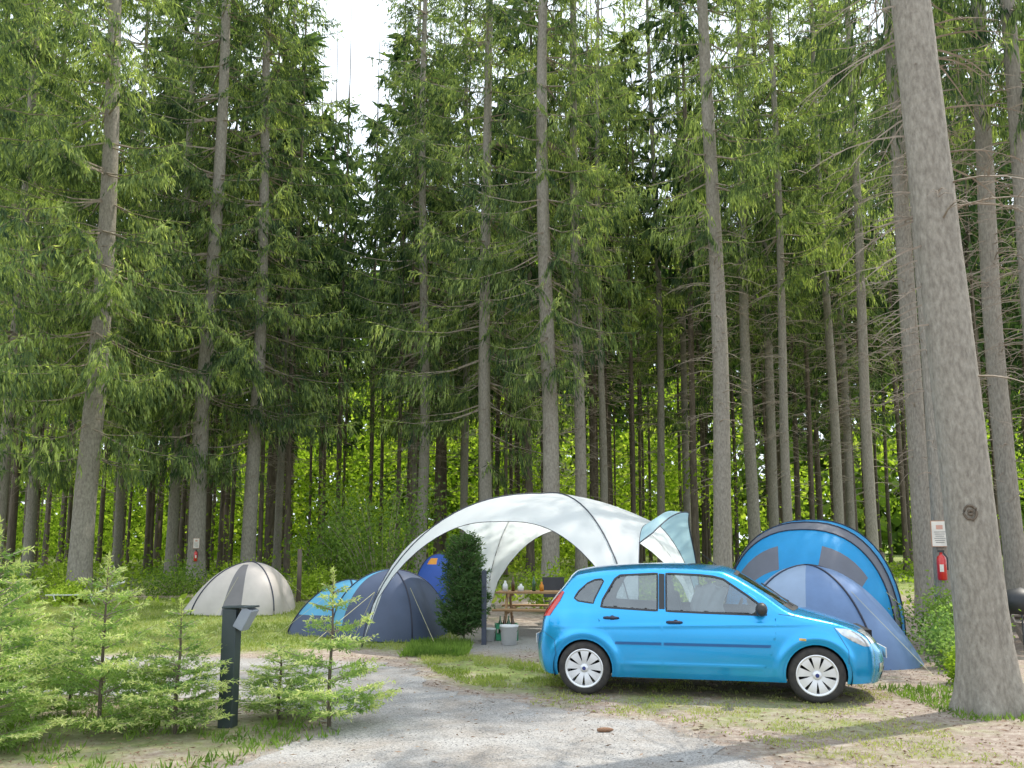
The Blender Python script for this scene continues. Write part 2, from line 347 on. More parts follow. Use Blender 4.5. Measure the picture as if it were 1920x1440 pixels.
main=[(-11.5,22,.60,'low'),(-9.92,26,.54,'low'),(-8.63,27,.48,'low'),(-3.34,30,.42,'mid'),(-.84,27,.46,'low'),(1.09,24,.52,'mid'),
(2.08,25,.38,'hi'),(5.61,22,.50,'hi'),(10.2,32,.40,'hi'),(8.97,18,.42,'hi'),(7.27,14,.29,'hi'),(9.77,16,.40,'hi'),
(6.18,34,.34,'hi'),(3.57,32,.32,'hi'),(-12.4,30,.40,'low'),(-16.4,28,.36,'low'),(-15.0,24,.36,'low'),(-15.3,32,.34,'mid'),
(8.85,30,.46,'hi'),(11.9,30,.36,'hi'),(14.0,34,.36,'mid'),(9.1,27,.32,'hi'),(-2.0,34,.34,'mid'),(-4.6,38,.34,'mid'),(-9.4,33,.32,'mid'),
(7.7,36,.34,'mid'),(11.4,26,.36,'hi'),(-19,26,.42,'low'),(17.2,22,.42,'mid'),(-13.6,18.5,.4,'low'),
(12.6,9.0,.42,'hi'),(14.6,19.0,.4,'hi'),(9.4,14.4,.34,'hi')]  # unseen off-frame trees, added to cast shade on the gravel
small={(8.97,18):.65,(9.77,16):.6,(11.4,26):.7,(7.27,14):.7,(2.08,25):.7,(1.09,24):.82,(5.61,22):.85,(9.4,14.4):.5,(14.6,19.0):.8,(12.6,9.0):.8}
placed=[]
for x,y,D,c in main:
    tree(x,y,D,c,hs=random.uniform(.95,1.06),cs=small.get((x,y),1)); placed.append((x,y))
big=trunkmesh("trunk_big",99,H=27,R=.25,ns=40,nr=120,bend=.05,flare=.42,rough=.006)
e=tree(4.82,8.5,.5,'hi',trunk=big,lean=(0,-.042),cs=.6,label="thick near spruce trunk with knot scar and flared base",hs=1,dead=False)
d=obj("dead_branches",deadmesh("dead_big",123,3.3,9.5,75,Lr=(.7,1.9),stub=.35,rr=.012),e)
placed.append((4.82,8.5))
mb=MB(); ang=math.atan2(-8.5,-4.2)
for rr_,q,dx in((.05,.014,.254),(.015,.016,.258)):
    kn=[]
    for k in range(14):
        a=2*PI*k/14+rr_*20; kn.append((dx-.012*abs(math.cos(a)),rr_*math.cos(a)*(1+.25*random.random()),2.0+rr_*1.25*math.sin(a)*(1+.3*random.random())))
    kn.append(kn[0]); mb.tube(kn,q,6)
k=mb.obj("knot",[M_bark2],e,True); k.rotation_euler=(0,0,ang)
def fill(n,kind,ylo,yhi,dmin,dr):
    tries=0; far=[]
    while len(far)<n and tries<9000:
        tries+=1; y=random.uniform(ylo,yhi); x=random.uniform(-.64*y-2,.64*y+3)
        if abs(x/y+.195)<.05 and y<(52 if kind=='far' else 42): continue
        if all((x-a)**2+(y-b2)**2>dmin**2 for a,b2 in placed):
            placed.append((x,y)); far.append((x,y))
    for x,y in far: tree(x,y,random.uniform(*dr),'',kind=kind,hs=random.uniform(.88,1.08),cs=random.uniform(.85,1.15),dead=y<46)
fill(85,'far',31,58,2.1,(.22,.40)); fill(120,'thin',31,60,1.0,(.14,.26))
# ------------------------------------------------------------------ undergrowth, woods
rng=np.random.default_rng(8)
def cloud(name,n,xr,yr,zt,size,m,seed,clump=220,cr=2.2,wt=None,zp=1.2):
    rng=np.random.default_rng(seed); C=np.stack([rng.uniform(*xr,clump),rng.uniform(*yr,clump),rng.uniform(0,1,clump)**zp*zt],1)
    if wt is not None: C=C[rng.random(clump)<wt(C)]; clump=len(C)
    P=C[rng.integers(0,clump,n)]+rng.normal(size=(n,3))*np.array([cr,cr,cr*.6]); P[:,2]=np.abs(P[:,2])+np.vectorize(gz)(P[:,0],P[:,1])
    D=rng.normal(size=(n,3)); l=rng.uniform(.6,1.4,n)*size
    o=obj(name,mesh_np(name,kites(rng,P,D,l,l*.75),4,[m])); tag(o,kind="stuff"); return o
rw=lambda C:np.clip(1-(C[:,0]-2)/22,.15,1)
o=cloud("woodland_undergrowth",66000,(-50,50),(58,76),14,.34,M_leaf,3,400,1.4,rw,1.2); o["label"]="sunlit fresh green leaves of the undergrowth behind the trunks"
o=cloud("forest_saplings",18000,(-34,36),(30,52),5.0,.15,M_leaf,4,200,.8,rw); o["label"]="young broadleaf growth among the spruce trunks"
o=cloud("distant_wood",46000,(-80,80),(80,92),30,1.45,M_wood2,5,3000,1.6,None,1.0); o["label"]="distant wood closing the view"
def shrub(x,y,w,h,n,ls,m,label,seed):
    rng=np.random.default_rng(seed); P=[];D=[]; mb=MB()
    for k in range(max(5,int(w*9))):
        a=rng.uniform(0,2*PI); r=w*.5*rng.random()**.6; hh=h*rng.uniform(.55,1.0)*(1-.4*(r/(w*.5))**2)
        tip=np.array([r*math.cos(a),r*math.sin(a),hh]); mb.tube([(tip[0]*.2,tip[1]*.2,-.05),(tip[0]*.6,tip[1]*.6,hh*.6),tuple(tip)],[.012,.008,.003],3)
        q=n//max(5,int(w*9)); t=rng.uniform(.2,1.05,q)[:,None]; p=np.array([tip[0]*.2,tip[1]*.2,0])*(1-t)+tip*t+rng.normal(size=(q,3))*w*.085
        p[:,2]=np.maximum(p[:,2],.02); P.append(p); D.append(rng.normal(size=(q,3))+np.array([0,0,.3]))
    P=np.concatenate(P);D=np.concatenate(D); l=rng.uniform(.6,1.3,len(P))*ls; V=kites(rng,P,D,l,l*.6)
    wv=np.array([mb.v[i] for f in mb.f if len(f)==4 for i in f]); 
    me=mesh_np("shrub",np.concatenate([V,wv]),4,[m,M_twig],[0]*(len(V)//4)+[1]*(len(wv)//4))
    o=obj("shrub",me,loc=(x,y,gz(x,y))); tag(o,label,"bush"); return o
shrub(-3.6,23,3.6,4.0,5000,.10,M_shrub,"tall loose green bush at the forest edge",1)
shrub(-5.2,24,2.4,2.6,3000,.10,M_shrub,"loose green bush at the forest edge",2)
sx=[(-14,21.2,2.2,1.0),(-12.2,22.6,2,1.1),(-9.3,23,2.4,.8),(-7.5,22.8,1.8,1.0),(-6.4,22.2,1.5,.6),(-5.2,22,1.6,.9),(-1.8,19.8,2.0,.9),(.9,19.2,1.6,1.2),(2.6,21,2,.9),(3.9,20,1.8,.8),(6.7,21,2,.7),(-11,20.8,1.4,.5),(8.6,22,2.2,.9),(11,21,2,1.0),(-16,23,2.4,1.1)]
for i,(x,y,w,h) in enumerate(sx): shrub(x,y,w,h,2600,.075,M_leaf if i%2 else M_shrub,"low leafy shrub at the edge of the trees",10+i)
shrub(6.15,11.6,1.2,.85,4200,.05,M_sap,"pale green young bush beside the tree trunk",40)
shrub(6.9,13.0,1.5,1.1,4200,.06,M_shrub,"green bush beside the blue tent",41)
shrub(5.55,10.2,.8,.45,2500,.045,M_leaf,"low green weeds beside the tree trunk",42)
# ------------------------------------------------------------------ saplings
def sapmesh(name,seed,H,W,per=6,step=.13,m=M_sap,kl=.044,kw=.012,dn=.036,dm=.014,droop=-.25,tips=True,expo=.8,low=.75):
    rng=np.random.default_rng(seed); KP=[];KD=[];KL=[];KW=[];T=[]; wood=MB(); h=H*.07
    while h<H*.97:
        f=h/H; Lm=W*(1-f)**expo*(low if f<.12 else 1)+.05
        for j in range(per):
            az=rng.uniform(0,2*PI); L=Lm*rng.uniform(.65,1.15); o=np.array([0,0,h+rng.uniform(-.02,.02)])
            P,D,l,w,wd=branch(rng,o,az,L,droop+rng.uniform(-.1,.15)-.3*f,0,.05,dn,dm,kl,kw,latf=.48,latmax=.28,t0=.15)
            r=np.linalg.norm(P[:,:2],axis=1); tp=(r>L*.74)&(rng.random(len(P))<.75) if tips else np.zeros(len(P),bool)
            KP.append(P);KD.append(D);KL.append(l);KW.append(w);T.append(tp); wood.tube(wd,[.007,.005,.004,.002],3,cap=False)
        h+=step*rng.uniform(.7,1.2)*(1 if f<.6 else 1.1)
    n=140; z=rng.uniform(H*.8,H*1.05,n); KP.append(np.stack([z*0,z*0,z],1)); KD.append(rng.normal(size=(n,3))*.5+np.array([0,0,.8])); KL.append(np.full(n,kl)); KW.append(np.full(n,kw)); T.append(np.ones(n,bool)&tips)
    V=kites(rng,np.concatenate(KP),np.concatenate(KD),np.concatenate(KL),np.concatenate(KW)); T=np.concatenate(T)
    wv=np.array([wood.v[i] for f in wood.f for i in f])
    cm=mesh_np(name,np.concatenate([V,wv]),4,[m,M_tip,M_twig],list(T.astype(int))+[2]*(len(wv)//4))
    tb=MB(); tb.tube([(0,0,-.05),(0.01,0,H*.3),(-.01,.005,H*.65),(0,0,H*1.03)],[.02,.017,.011,.004],8)
    tm=bpy.data.meshes.new(name+"_stem"); tm.from_pydata([tuple(p) for p in tb.v],[],tb.f); tm.materials.append(M_bark2)
    return cm,tm
S=[sapmesh("sap_a",1,1.5,.64,per=6,step=.125),sapmesh("sap_b",2,1.5,.60,per=6,step=.14),sapmesh("sap_c",3,1.4,.58,per=5,step=.17)]
def sap(x,y,h,w,k,label):
    e=empty("young_spruce",(x,y,gz(x,y)),random.uniform(0,6),label,"sapling","young spruces beside the gravel")
    c=obj("crown",S[k][0],e); t=obj("trunk",S[k][1],e)
    c.scale=(w,w,h); t.scale=(1,1,h); return e
sap(-4.55,7.3,1.2,1.15,0,"tall young spruce with pale fresh tips"); sap(-3.66,7.5,1.0,1.05,0,"young spruce with pale fresh tips")
sap(-2.98,7.5,.74,.95,1,"small bushy young spruce beside the dark post"); sap(-5.3,8.8,.9,1.2,1,"young spruce with pale fresh tips")
sap(-2.25,8.15,.48,.9,1,"knee-high young spruce beside the dark post"); sap(-1.68,7.78,.98,1.05,2,"thin young spruce with airy branches at the gravel edge")
sap(-4.15,6.8,.6,.9,1,"young spruce with pale fresh tips"); sap(-4.3,8.2,.7,1.0,1,"small young spruce among others")
dc,dt=sapmesh("dense",7,1.75,.40,per=12,step=.06,m=M_darkneed,kl=.065,kw=.018,dn=.045,dm=.024,droop=-.5,tips=False,expo=.22,low=.85)
e=empty("dense_conifer_bush",(-.84,14.5,gz(-.84,14.5)),0,"dense dark green columnar conifer beside the white shelter","bush"); obj("crown",dc,e); obj("trunk",dt,e)
# ------------------------------------------------------------------ grass + stones + litter
def scatter(n,xr,yr,test):
    x=rng.uniform(*xr,n); y=rng.uniform(*yr,n); k=test(x,y); return x[k],y[k]
def grassobj(n,xr,yr,test,h,name,label,m=M_grass):
    x,y=scatter(n,xr,yr,test); z=np.vectorize(gz)(x,y); P=np.stack([x,y,z],1); k=len(P)
    P=np.repeat(P,3,0)+rng.normal(size=(k*3,3))*np.array([.02,.02,0]); D=rng.normal(size=(k*3,3))*.45+np.array([0,0,1])
    l=rng.uniform(.4,1.4,k*3)*h; o=obj(name,mesh_np(name,kites(rng,P,D,l,np.full(k*3,.010)+l*.05),4,[m])); tag(o,label,kind="stuff")
clump=lambda x,y,s,th: (np.sin(x*s+1.3*np.sin(y*s*.7))*np.sin(y*s*1.1+1.7*np.sin(x*s*.6))+.5*np.sin(x*s*3.1+y*2)*np.sin(y*s*2.7-x))>th
grassobj(26000,(-15,0),(13,22.5),lambda x,y:inpoly(x,y,lawn),.07,"lawn_grass","short mown campsite grass")
grassobj(9000,(-2,2),(9,13.5),lambda x,y:inpoly(x,y,strip_g)&clump(x,y,2.2,-.2),.055,"verge_grass","patchy short grass on the verge")
grassobj(15000,(0,6),(6,12),lambda x,y:inpoly(x,y,carz)&(clump(x,y,3.7,.2)|(rng.random(x.shape)<.12)),.028,"sparse_grass","sparse grass around the car")
grassobj(6000,(-9,-1.4),(5,9.3),lambda x,y:inpoly(x,y,sapz)&clump(x,y,2.5,.0),.08,"sapling_weeds","weeds and grass below the young spruces",M_shrub)
x,y=scatter(22000,(-24,24),(19.5,46),lambda x,y:clump(x,y,.8,-.3)); z=np.vectorize(gz)(x,y); P=np.stack([x,y,z+rng.random(len(x))*.25],1)
D=rng.normal(size=P.shape)+np.array([0,0,.6]); l=rng.uniform(.5,1.3,len(x))*.16
o=obj("forest_floor_plants",mesh_np("forest_floor_plants",kites(rng,P,D,l,l*.6),4,[M_leaf])); tag(o,"low leafy plants covering the forest floor",kind="stuff")
grassobj(1500,(-1.7,-.7),(12.8,14.4),lambda x,y:x<5,.12,"tall_grass","taller grass around the conifer",M_shrub)
grassobj(900,(4.3,5.6),(8.0,10.0),lambda x,y:np.hypot(x-4.78,y-8.5)>.33,.07,"trunk_grass","grass around the base of the near spruce",M_shrub)
def stones(n,xr,yr,test,s,name,label,m):
    x,y=scatter(n,xr,yr,test); k=len(x); C=np.stack([x,y,np.vectorize(gz)(x,y)+.006],1)
    O=np.array([(1,0,0),(0,1,0),(-1,0,0),(0,-1,0),(0,0,.7),(0,0,-.7)],float); T=np.array([(0,1,4),(1,2,4),(2,3,4),(3,0,4)])
    sc=rng.uniform(.4,1.2,(k,1,1))*s*rng.uniform(.6,1.3,(k,6,3)); a=rng.uniform(0,6.28,k); ca,sa=np.cos(a),np.sin(a)
    Q=O[None]*sc; X=Q[...,0]*ca[:,None]-Q[...,1]*sa[:,None]; Y=Q[...,0]*sa[:,None]+Q[...,1]*ca[:,None]
    Q=np.stack([X,Y,Q[...,2]],-1)+C[:,None]; V=Q[:,T].reshape(-1,3)
    o=obj(name,mesh_np(name,V,3,[m])); tag(o,label,kind="stuff")
M_stone=leafmat("stone",[(.18,.175,.17),(.29,.285,.275),(.41,.40,.385)],trans=0,nscale=2)
M_lit=leafmat("litter",[(.12,.08,.05),(.24,.16,.11),(.40,.31,.21)],trans=0,nscale=2)
stones(16000,(-4,2.8),(5.2,10.5),lambda x,y:inpoly(x,y,road)|(pdist(x,y,road)<.35*rng.random(x.shape)),.0075,"loose_gravel","loose grey gravel stones",M_stone)
stones(9000,(-6,6),(5.5,14),lambda x,y:~inpoly(x,y,road),.010,"needle_litter","brown needle litter and bark crumbs",M_lit)
x,y=scatter(6500,(-7,6.5),(5.6,13),lambda x,y:~inpoly(x,y,road)|(rng.random(x.shape)<.3))
P=np.stack([x,y,x*0+.008],1); D=rng.normal(size=P.shape)*np.array([1,1,.06]); l=rng.uniform(.02,.07,len(P)); o=obj("fallen_twigs",mesh_np("fallen_twigs",kites(rng,P,D,l,l*.22),4,[M_lit])); tag(o,"fallen twigs and leaves",kind="stuff")
mb=MB(); mb.lathe([(0,-.075),(.014,-.07),(.02,-.04),(.022,0),(.018,.04),(.010,.07),(0,.078)],14)
o=mb.obj("spruce_cone",mat("cone_brown",(.30,.16,.09),(.16,.09,.05),.8,scale=60,bump=.6),smooth=True,loc=(.83,7.55,.025)); o.rotation_euler=(0,PI/2,.1); tag(o,"brown spruce cone lying on the gravel","cone")
# ------------------------------------------------------------------ fabric objects
M_gaz=mat("white_fabric",(.90,.94,.96),(.87,.91,.94),.6,scale=3,trans=.55,tcol=(.90,.98,1.0),bump=.10)
M_hood=mat("pale_blue_fabric",(.55,.80,.87),(.50,.75,.83),.6,trans=.5)
C=Vector((.6,15.0,0)); e=empty("event_shelter",(C.x,C.y,gz(C.x,C.y)-.02),0,"white dome event shelter on four curved legs with dark poles","gazebo")
RR=3.3;HH=2.62;A0=math.radians(21.2)
def prof(r): q=min(1,r/RR); return HH*max(0,1-q**2.3)**.62
def edge(dl): return RR*(.615+.385*(abs(dl)/(PI/4))**3.0)
V=[];F=[];NA=4*24;NRr=16
for i in range(NA):
    a=A0+2*PI*i/NA; dl=((a-A0)%(PI/2))-PI/4; re=edge(dl)
    for j in range(NRr+1):
        r=re*(j/NRr)**.8; sag=1-.05*math.sin(PI*j/NRr)*(1-(abs(dl)/(PI/4)))
        V.append((r*math.cos(a)*sag,r*math.sin(a)*sag,prof(r)-.10*(1-abs(dl)/(PI/4))*math.sin(PI*j/NRr)*.5))
for i in range(NA):
    for j in range(NRr): F.append((i*(NRr+1)+j,i*(NRr+1)+j+1,((i+1)%NA)*(NRr+1)+j+1,((i+1)%NA)*(NRr+1)+j))
mk("canopy",V,F,M_gaz,e,True,weld=.0005)
for q in range(2):
    a=A0+q*PI/2; pts=[]
    for j in range(41):
        s=-1+j/20; r=RR*math.copysign(math.sin(abs(s)*PI/2),s); pts.append((r*math.cos(a),r*math.sin(a),prof(abs(r))+.012))
    mb=MB(); mb.tube(pts,.010,6); mb.obj("pole",M_pole,e,True)
for q in range(4):
    am=A0+PI/4+q*PI/2; pts=[]
    for j in range(33):
        dl=-PI/4+PI/2*j/32; r=edge(dl); a=am+dl; pts.append(Vector((r*math.cos(a),r*math.sin(a),prof(r))))
    mb=MB(); mb.tube(pts,.006,5); mb.obj("hem_piping",M_pole,e,True)
    if q==3:
        V=[];F=[];op=[]
        out_=Vector((math.cos(am),math.sin(am),0)); tanv=Vector((-math.sin(am),math.cos(am),0))
        for j,p in enumerate(pts):
            s_=max(0,(j-5)/27); w=math.sin(PI*s_**.75)**.75 if 0<s_<1 else 0
            o1=p+(out_*.50+tanv*.38+Vector((0,0,.20)))*w; mid=(p+o1)/2+(Vector((0,0,.12))+out_*.05)*w; V+=[p,mid,o1]; op.append(o1+Vector((0,0,.004)))
        for j in range(32):
            for k in range(2): F.append((j*3+k,j*3+k+1,j*3+k+4,j*3+k+3))
        mk("side_awning",V,F,M_hood,e,True); mb=MB(); mb.tube(op[5:33],.011,5); mb.obj("pole",M_pole,e,True)
for dx,dy in((-3.9,-1.9),(-3.4,-.4)):
    mb=MB(); mb.tube([(-2.9,-1.1,.9),(dx,dy,0)],.004,4); mb.obj("guy_line",M_rope,e)
def tent(name,x,y,rot,a,b_,H,mats,mf,label,ribs=4,r0=0.,ext=0.,n=2.5,zp=.85,rib_m=M_pole,flat=.10,extpow=2,pw=.85):
    e=empty(name,(x,y,gz(x,y)-.02),rot,label,"tent"); V=[];F=[];MI=[];NA=64;NR=20
    def pt(ph,v,off=0):
        c,s=math.cos(ph),math.sin(ph); rf=1/((abs(c)/a)**n+(abs(s)/b_)**n)**(1/n)
        ps=v*PI/2; fl=1-flat*math.sin(ribs/2*(ph-r0))**2*math.sin(PI*min(1,v*1.15+.1))
        rr=rf*(max(0,math.cos(ps))**pw if v<1 else 0)*fl+off; X=rr*c;Y=rr*s; Z=H*math.sin(ps)**zp+off*.6
        X+=ext*max(0,c)**1.2*(1-v)**extpow
        return (X,Y,Z)
    for i in range(NA):
        for j in range(NR+1): V.append(pt(r0+2*PI*i/NA,j/NR))
    for i in range(NA):
        for j in range(NR):
            F.append((i*(NR+1)+j,i*(NR+1)+j+1,((i+1)%NA)*(NR+1)+j+1,((i+1)%NA)*(NR+1)+j)); MI.append(mf(((i+.5)/NA*360+math.degrees(r0))%360,(j+.5)/NR,V[i*(NR+1)+j]))
    o=mk("flysheet",V,F,mats,e,True,mi=MI)
    for k in range(ribs):
        mb=MB(); mb.tube([pt(r0+2*PI*k/ribs,j/20,.008) for j in range(21)],.014,5); mb.obj("pole",rib_m,e,True)
    for k in range(3):
        mb=MB()
        ph=r0+2*PI*(k+.3)/3; p=Vector(pt(ph,.5)); q=Vector(pt(ph,0)); q=q+(q-Vector((0,0,0))).normalized()*.6; q.z=0.02; mb.tube([p,q],.003,3)
        mb.obj("guy_line",M_rope,e)
    return e,pt
def fab(n,c,t=.25,b=.25): return mat(n,c,tuple(k*.85 for k in c),.55,scale=2.5,trans=t,bump=b,bscale=5)
F_tan=fab("tan_fabric",(.66,.61,.57)); F_tan2=fab("dark_tan_fabric",(.24,.23,.24))
F_navy=fab("navy_fabric",(.09,.12,.20)); F_lb=fab("light_blue_fabric",(.14,.46,.70)); F_rb=fab("royal_blue_fabric",(.03,.10,.42)); F_or=fab("orange_fabric",(.8,.35,.05))
F_vio=fab("violet_blue_fabric",(.20,.32,.56)); F_vio2=fab("pale_violet_fabric",(.38,.50,.68)); F_cy=fab("bright_blue_fabric",(.03,.42,.85),.35); F_gr=fab("dark_grey_fabric",(.20,.21,.25)); 
tent("dome_tent",-6.05,19.2,PI-.15,1.0,1.05,1.15,[F_tan,F_tan2],lambda d,v,p:1 if 84<d<104 and v<.8 else 0,"small tan dome tent with dark grey panel on the grass",ribs=4,r0=.95,ext=.6,flat=.18,pw=1.05,zp=.95)
def text(s,size,m,parent,loc,rot):
    cu=bpy.data.curves.new("t",'FONT'); cu.body=s; cu.size=size; cu.extrude=.002; cu.align_x='CENTER'
    to=bpy.data.objects.new("t",cu); link(to); dg=bpy.context.evaluated_depsgraph_get(); me=bpy.data.meshes.new_from_object(to.evaluated_get(dg)); bpy.data.objects.remove(to)
    me.materials.clear(); me.materials.append(m); o=obj("lettering",me,parent,loc); o.rotation_euler=rot; return o
tent("dome_tent",-2.25,15.5,-.12,1.05,1.05,1.22,[F_navy,F_lb],lambda d,v,p:1 if (128<d<232 and .12<v) else 0,"low navy and light blue dome tent on the grass",ribs=4,r0=.6,flat=.20,ext=0,pw=1.05)
tent("dome_tent",-3.1,15.9,PI,.7,.8,1.0,[F_lb,F_navy],lambda d,v,p:1 if v<.18 else 0,"light blue tent porch beside the navy tent",ribs=4,r0=.3,flat=.22,pw=1.15,ext=.45)
tent("dome_tent",-1.62,18.8,.2,.65,.9,1.35,[F_rb,F_or],lambda d,v,p:1 if (225<d<255 and .62<v<.75) else 0,"royal blue dome tent with orange panel behind the conifer",ribs=4,r0=.3)
tent("dome_tent",4.45,12.5,-.25,1.1,1.0,1.42,[F_vio2,F_vio],lambda d,v,p:0 if 150<d<262 else 1,"violet blue dome tent pitched behind the car",ribs=4,r0=.55,ext=.5,flat=.18,pw=1.05)
# tunnel tent
e=empty("tunnel_tent",(5.5,15.2,gz(5.75,15.2)-.02),math.radians(-118),"large bright blue tunnel tent with grey bands and hoop poles","tent")
V=[];F=[];MI=[];ss=[1.77,1.64,1.5,1.22,.92,.58,.3,.0,-.3,-.6,-.95,-1.3,-1.6,-1.77]
def hoop(s,th,off=0):
    k=max(0,1-(abs(s)/1.78)**2.6)**.5; w=1.5*(.35+.65*k)+off; h=2.12*k+off+.02; return (s,-w*math.cos(th)*1.0*(abs(math.cos(th))**-.15 if abs(math.cos(th))>.02 else 1),h*math.sin(th)**.85)
NT=28
for s in ss:
    for j in range(NT+1): V.append(hoop(s,PI*j/NT))
for i in range(len(ss)-1):
    for j in range(NT):
        F.append((i*(NT+1)+j,i*(NT+1)+j+1,(i+1)*(NT+1)+j+1,(i+1)*(NT+1)+j)); c=0
        if i in(4,8): c=1
        if i==2 and (5<j<12 or 15<j<22): c=1
        MI.append(c)
mk("flysheet",V,F,[F_cy,F_gr],e,True,mi=MI)
for s in(.92,.58,.0,-.6,-1.2):
    mb=MB(); mb.tube([hoop(s,PI*j/30,.012) for j in range(31)],.011,5); mb.obj("hoop_pole",M_pole,e,True)
for q in([(1.0,1.3,.9),(1.9,2.3,0)],[(1.0,-1.3,.9),(2.0,-2.2,0)]):
    mb=MB(); mb.tube(q,.004,4); mb.obj("guy_line",M_rope,e)
# ------------------------------------------------------------------ small furniture
M_dg=mat("dark_green_metal",(.03,.045,.05),(.04,.055,.06),.45); M_panel=mat("grey_panel",(.22,.25,.30),(.26,.29,.33),.35)
e=empty("service_post",(-2.62,7.8,0),-.1,"square dark green post with tilted reading panel on top","post")
mb=MB(); mb.box((0,0,.52),(.135,.135,1.10)); mb.box((.0,0,1.085),(.145,.145,.02)); mb.obj("post",M_dg,e,bev=.006)
mb=MB(); mb.box((.135,0,.985),(.10,.17,.21),Matrix.Rotation(math.radians(28),3,'Y')); mb.obj("head",[M_panel],e,bev=.008)
mb=MB(); mb.box((.125,0,1.09),(.20,.19,.015)); mb.obj("lid",[M_dg],e,bev=.003)
e=empty("pitch_post",(-.48,14.3,gz(0,14.3)),0,"slim dark grey post beside the conifer","post"); mb=MB(); mb.box((0,0,.6),(.085,.085,1.24)); mb.box((0,0,1.24),(.095,.095,.04),top=.6); mb.obj("post",mat("slate_metal",(.05,.06,.09),None,.5),e,bev=.005)
def picnic(x,y,rot,label,m=M_wood):
    e=empty("picnic_table",(x,y,gz(x,y)),rot,label,"table")
    mb=MB()
    for k in range(5): mb.box((0,-.29+.145*k,.74),(1.8,.13,.035))
    mb.obj("table_top",m,e,bev=.004)
    for s in(-1,1):
        mb=MB()
        for k in range(2): mb.box((0,s*(.62+.14*k),.44),(1.8,.125,.035))
        mb.obj("bench",m,e,bev=.004)
    for s in(-1,1):
        mb=MB(); mb.box((s*.65,0,.69),(.045,.7,.07)); mb.box((s*.65,0,.395),(.045,1.55,.07))
        for q in(-1,1): mb.box((s*.69,q*.42,.36),(.04,.08,.85),Matrix.Rotation(q*.55,3,'X'))
        mb.obj("leg_frame",m,e,bev=.004)
    return e
picnic(.62,16.0,-.12,"wooden picnic table under the white shelter"); picnic(8.75,14.2,.3,"weathered wooden picnic table at the forest edge",mat("weathered_wood",(.3,.26,.22),(.2,.17,.14),.8,stretch=(1,8,8)))
e=empty("barbecue",(7.95,13.0,gz(8,13)),0,"black kettle barbecue on three legs","barbecue")
mb=MB(); mb.lathe([(0,.62),(.18,.64),(.27,.72),(.29,.82),(.27,.92),(.18,1.0),(.03,1.04),(0,1.05)],20); mb.obj("bowl",M_black,e,True)
for k in range(3):
    a=k*2.1; mb=MB(); mb.tube([(.15*math.cos(a),.15*math.sin(a),.68),(.32*math.cos(a),.32*math.sin(a),0)],.012,6); mb.obj("leg",M_black,e)
def bucket(x,y,r,h,m,label):
    e=empty("bucket",(x,y,gz(x,y)),0,label,"bucket"); mb=MB(); mb.lathe([(0,.005),(r*.82,0),(r*.97,h*.9),(r*1.05,h*.9),(r*1.05,h),(r*.95,h),(r*.8,.02),(0,.02)],24); mb.obj("tub",m,e,True)
    mb=MB(); mb.tube([(r*1.05*math.cos(t),-r*.55*math.sin(t)-.01,h*.92-r*.9*math.sin(t)) for t in np.linspace(0,PI,12)],.004,5); mb.obj("handle",M_twig,e,True)
bucket(-.05,14.3,.155,.33,M_white,"white plastic bucket with handle"); bucket(-.40,14.75,.11,.22,M_white,"small pale plastic bucket beside the post")
M_grn=mat("green_plastic",(.03,.25,.12),None,.5); M_bot=mat("brown_bottle",(.10,.05,.02),None,.15,coat=.5); M_botg=mat("green_bottle",(.03,.10,.04),None,.15,coat=.5)
e=empty("bottle_crate",(-.1,14.9,gz(0,14.9)),.1,"green plastic bottle crate behind the bucket","crate"); mb=MB()
for s in(-1,1):
    mb.box((s*.19,0,.14),(.015,.29,.28)); mb.box((0,s*.14,.05),(.38,.015,.1)); mb.box((0,s*.14,.24),(.38,.015,.08))
mb.box((0,0,.01),(.38,.28,.02)); mb.obj("crate_body",M_grn,e)
def bottle(x,y,z,m,h=.27,r=.033):
    mb=MB(); mb.lathe([(0,0),(r,0),(r,h*.6),(r*.45,h*.78),(r*.38,h),(0,h)],12); o=mb.obj("bottle",m,None,True,loc=(x,y,z)); tag(o,"glass drinks bottle standing upright","bottle","bottles under the shelter")
for i in range(4): bottle(-.21+.075*i,14.87+.05*(i%2),gz(0,14.9)+.12,M_bot if i%2 else M_botg,.3)
tz=gz(.62,16.0)+.76
for i,(dx,m,h,r) in enumerate([(-.75,M_white,.2,.05),(-.6,M_bot,.28,.035),(-.45,M_white,.14,.06),(-.2,M_botg,.28,.035),(-.05,F_or,.18,.04)]): bottle(.62+dx,15.95,tz,m,h,r)
def chair(x,y,rot,m,label):
    e=empty("folding_chair",(x,y,gz(x,y)),rot,label,"chair","folding chairs at the table")
    mb=MB(); mb.box((0,0,.44),(.48,.44,.02)); mb.obj("seat",m,e); mb=MB(); mb.box((0,.24,.72),(.48,.02,.42),Matrix.Rotation(-.2,3,'X')); mb.obj("backrest",m,e)
    for s in(-1,1):
        for q in(-1,1):
            mb=MB(); mb.tube([(s*.25,q*.24,0),(s*.25,-q*.22,.5)],.011,6); mb.obj("leg",M_twig,e)
F_dk=fab("black_fabric",(.02,.022,.03),0)
chair(1.25,15.0,2.6,F_dk,"dark folding camping chair under the shelter"); chair(.95,17.2,.3,F_dk,"dark folding camping chair under the shelter")
